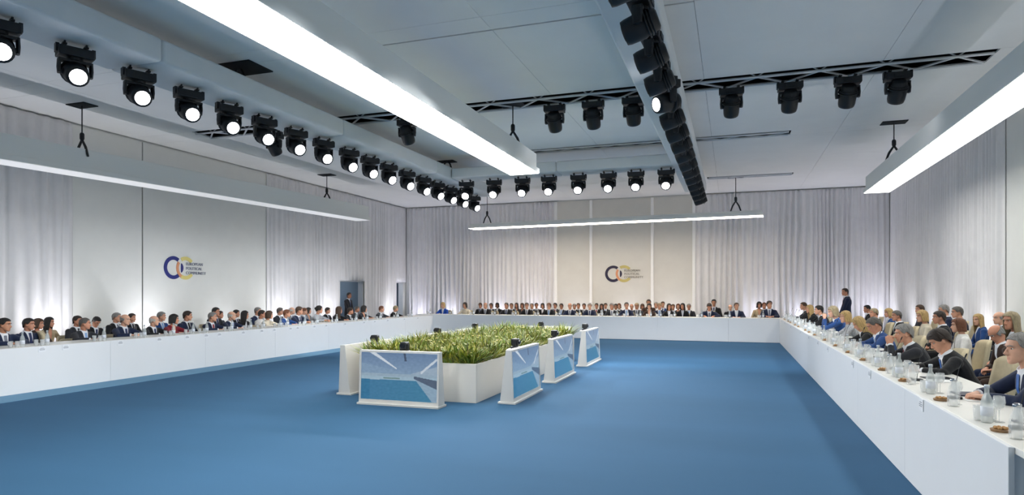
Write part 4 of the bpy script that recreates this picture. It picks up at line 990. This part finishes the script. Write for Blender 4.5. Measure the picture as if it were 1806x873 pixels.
for k in range(7): ell(bm2, (.028*math.cos(k*.9), .028*math.sin(k*.9), .022), (.013, .013, .01), 8, 5)
P_dish = proto('snack_dish', [('plate', bm, M_brown), ('sweets', bm2, mat('caramel', 'b98b55', .5))])
rr = random.Random(5)
def setting(T, hd, near, side, full):
    """T(u, w): world xy for offset u along desk, w metres in from the front panel"""
    Z = DZL if side == 'left' else DZT; PLACE[side] = PLACE.get(side, 0)+1; n = PLACE[side]
    def pl(p, u, w, rz, name, cat):
        x, y = T(u, w); place(p, (x, y, Z), hd+rz, '%s, %s setting of the %s desk' % (name, ordw(n), side), cat, '%s items on the %s desk' % (cat, side))
    pl(P_bottle, .22, .13, 0, 'small glass water bottle with pale label', 'bottle')
    pl(P_glass, .31, .11, 0, 'clear water tumbler nearest the edge', 'glass'); pl(P_glass, .36, .19, 0, 'clear water tumbler set further back', 'glass')
    if full:
        pl(P_mic, 0, .24, math.pi, 'black gooseneck microphone', 'microphone')
        pl(P_wine, .27, .21, 0, 'clear stemmed glass beside the bottle', 'glass'); pl(P_wine, -.3, .17, 0, 'clear stemmed glass beside the sweets', 'glass')
        pl(P_dish, -.14, .11, 0, 'brown dish of small sweets', 'dish'); pl(P_carafe, -.4, .12, 0, 'slim clear carafe with steel top', 'carafe')
        if n % 2: pl(P_folder, .26, .47, rr.uniform(-.3, .3), 'dark closed folder', 'folder')
        else: pl(P_tablet, .28, .47, rr.uniform(-.3, .3), 'black tablet computer lying flat', 'tablet')
    pl(P_paper, -.02 if near else .02, .43, rr.uniform(-.15, .15), 'thin stack of white papers', 'papers')
def card(x, y, rz, side):
    place(P_card, (x, y, (DZL if side == 'left' else DZT)-.01), rz, 'small white name plate at the %s setting of the %s desk' % (ordw(PLACE[side]), side), 'name plate', 'name plates on the %s desk' % side)
for i, (px, py, pl_, *_r) in enumerate(right):
    y = atx(px, py, pl_).y
    if y > 21.6: y = 21.3
    setting(lambda u, w, y=y: (XDR+w, y+u), math.pi/2, i < 3, 'right', True); card(XDR-.004, y-.05, -math.pi/2, 'right')
ry = sorted(atx(a[0], a[1], a[2]).y for a in right)
for y in (4.75, 7.05, 10.05, 14.75, 17.0, 19.2):
    setting(lambda u, w, y=y: (XDR+w, y+u*.8), math.pi/2, False, 'right', True)
for i, (px, py, pl_, *_r) in enumerate(left):
    y = atx(px, py, pl_).y
    if y < 21.7: setting(lambda u, w, y=y: (XDL-w, y-u), -math.pi/2, False, 'left', False); card(XDL+.004, y, math.pi/2, 'left')
for i, (px, py, pl_, *_r) in enumerate(far):
    x = aty(px, py, pl_).x; setting(lambda u, w, x=x: (x-u, YDF+w), math.pi, False, 'far', False)
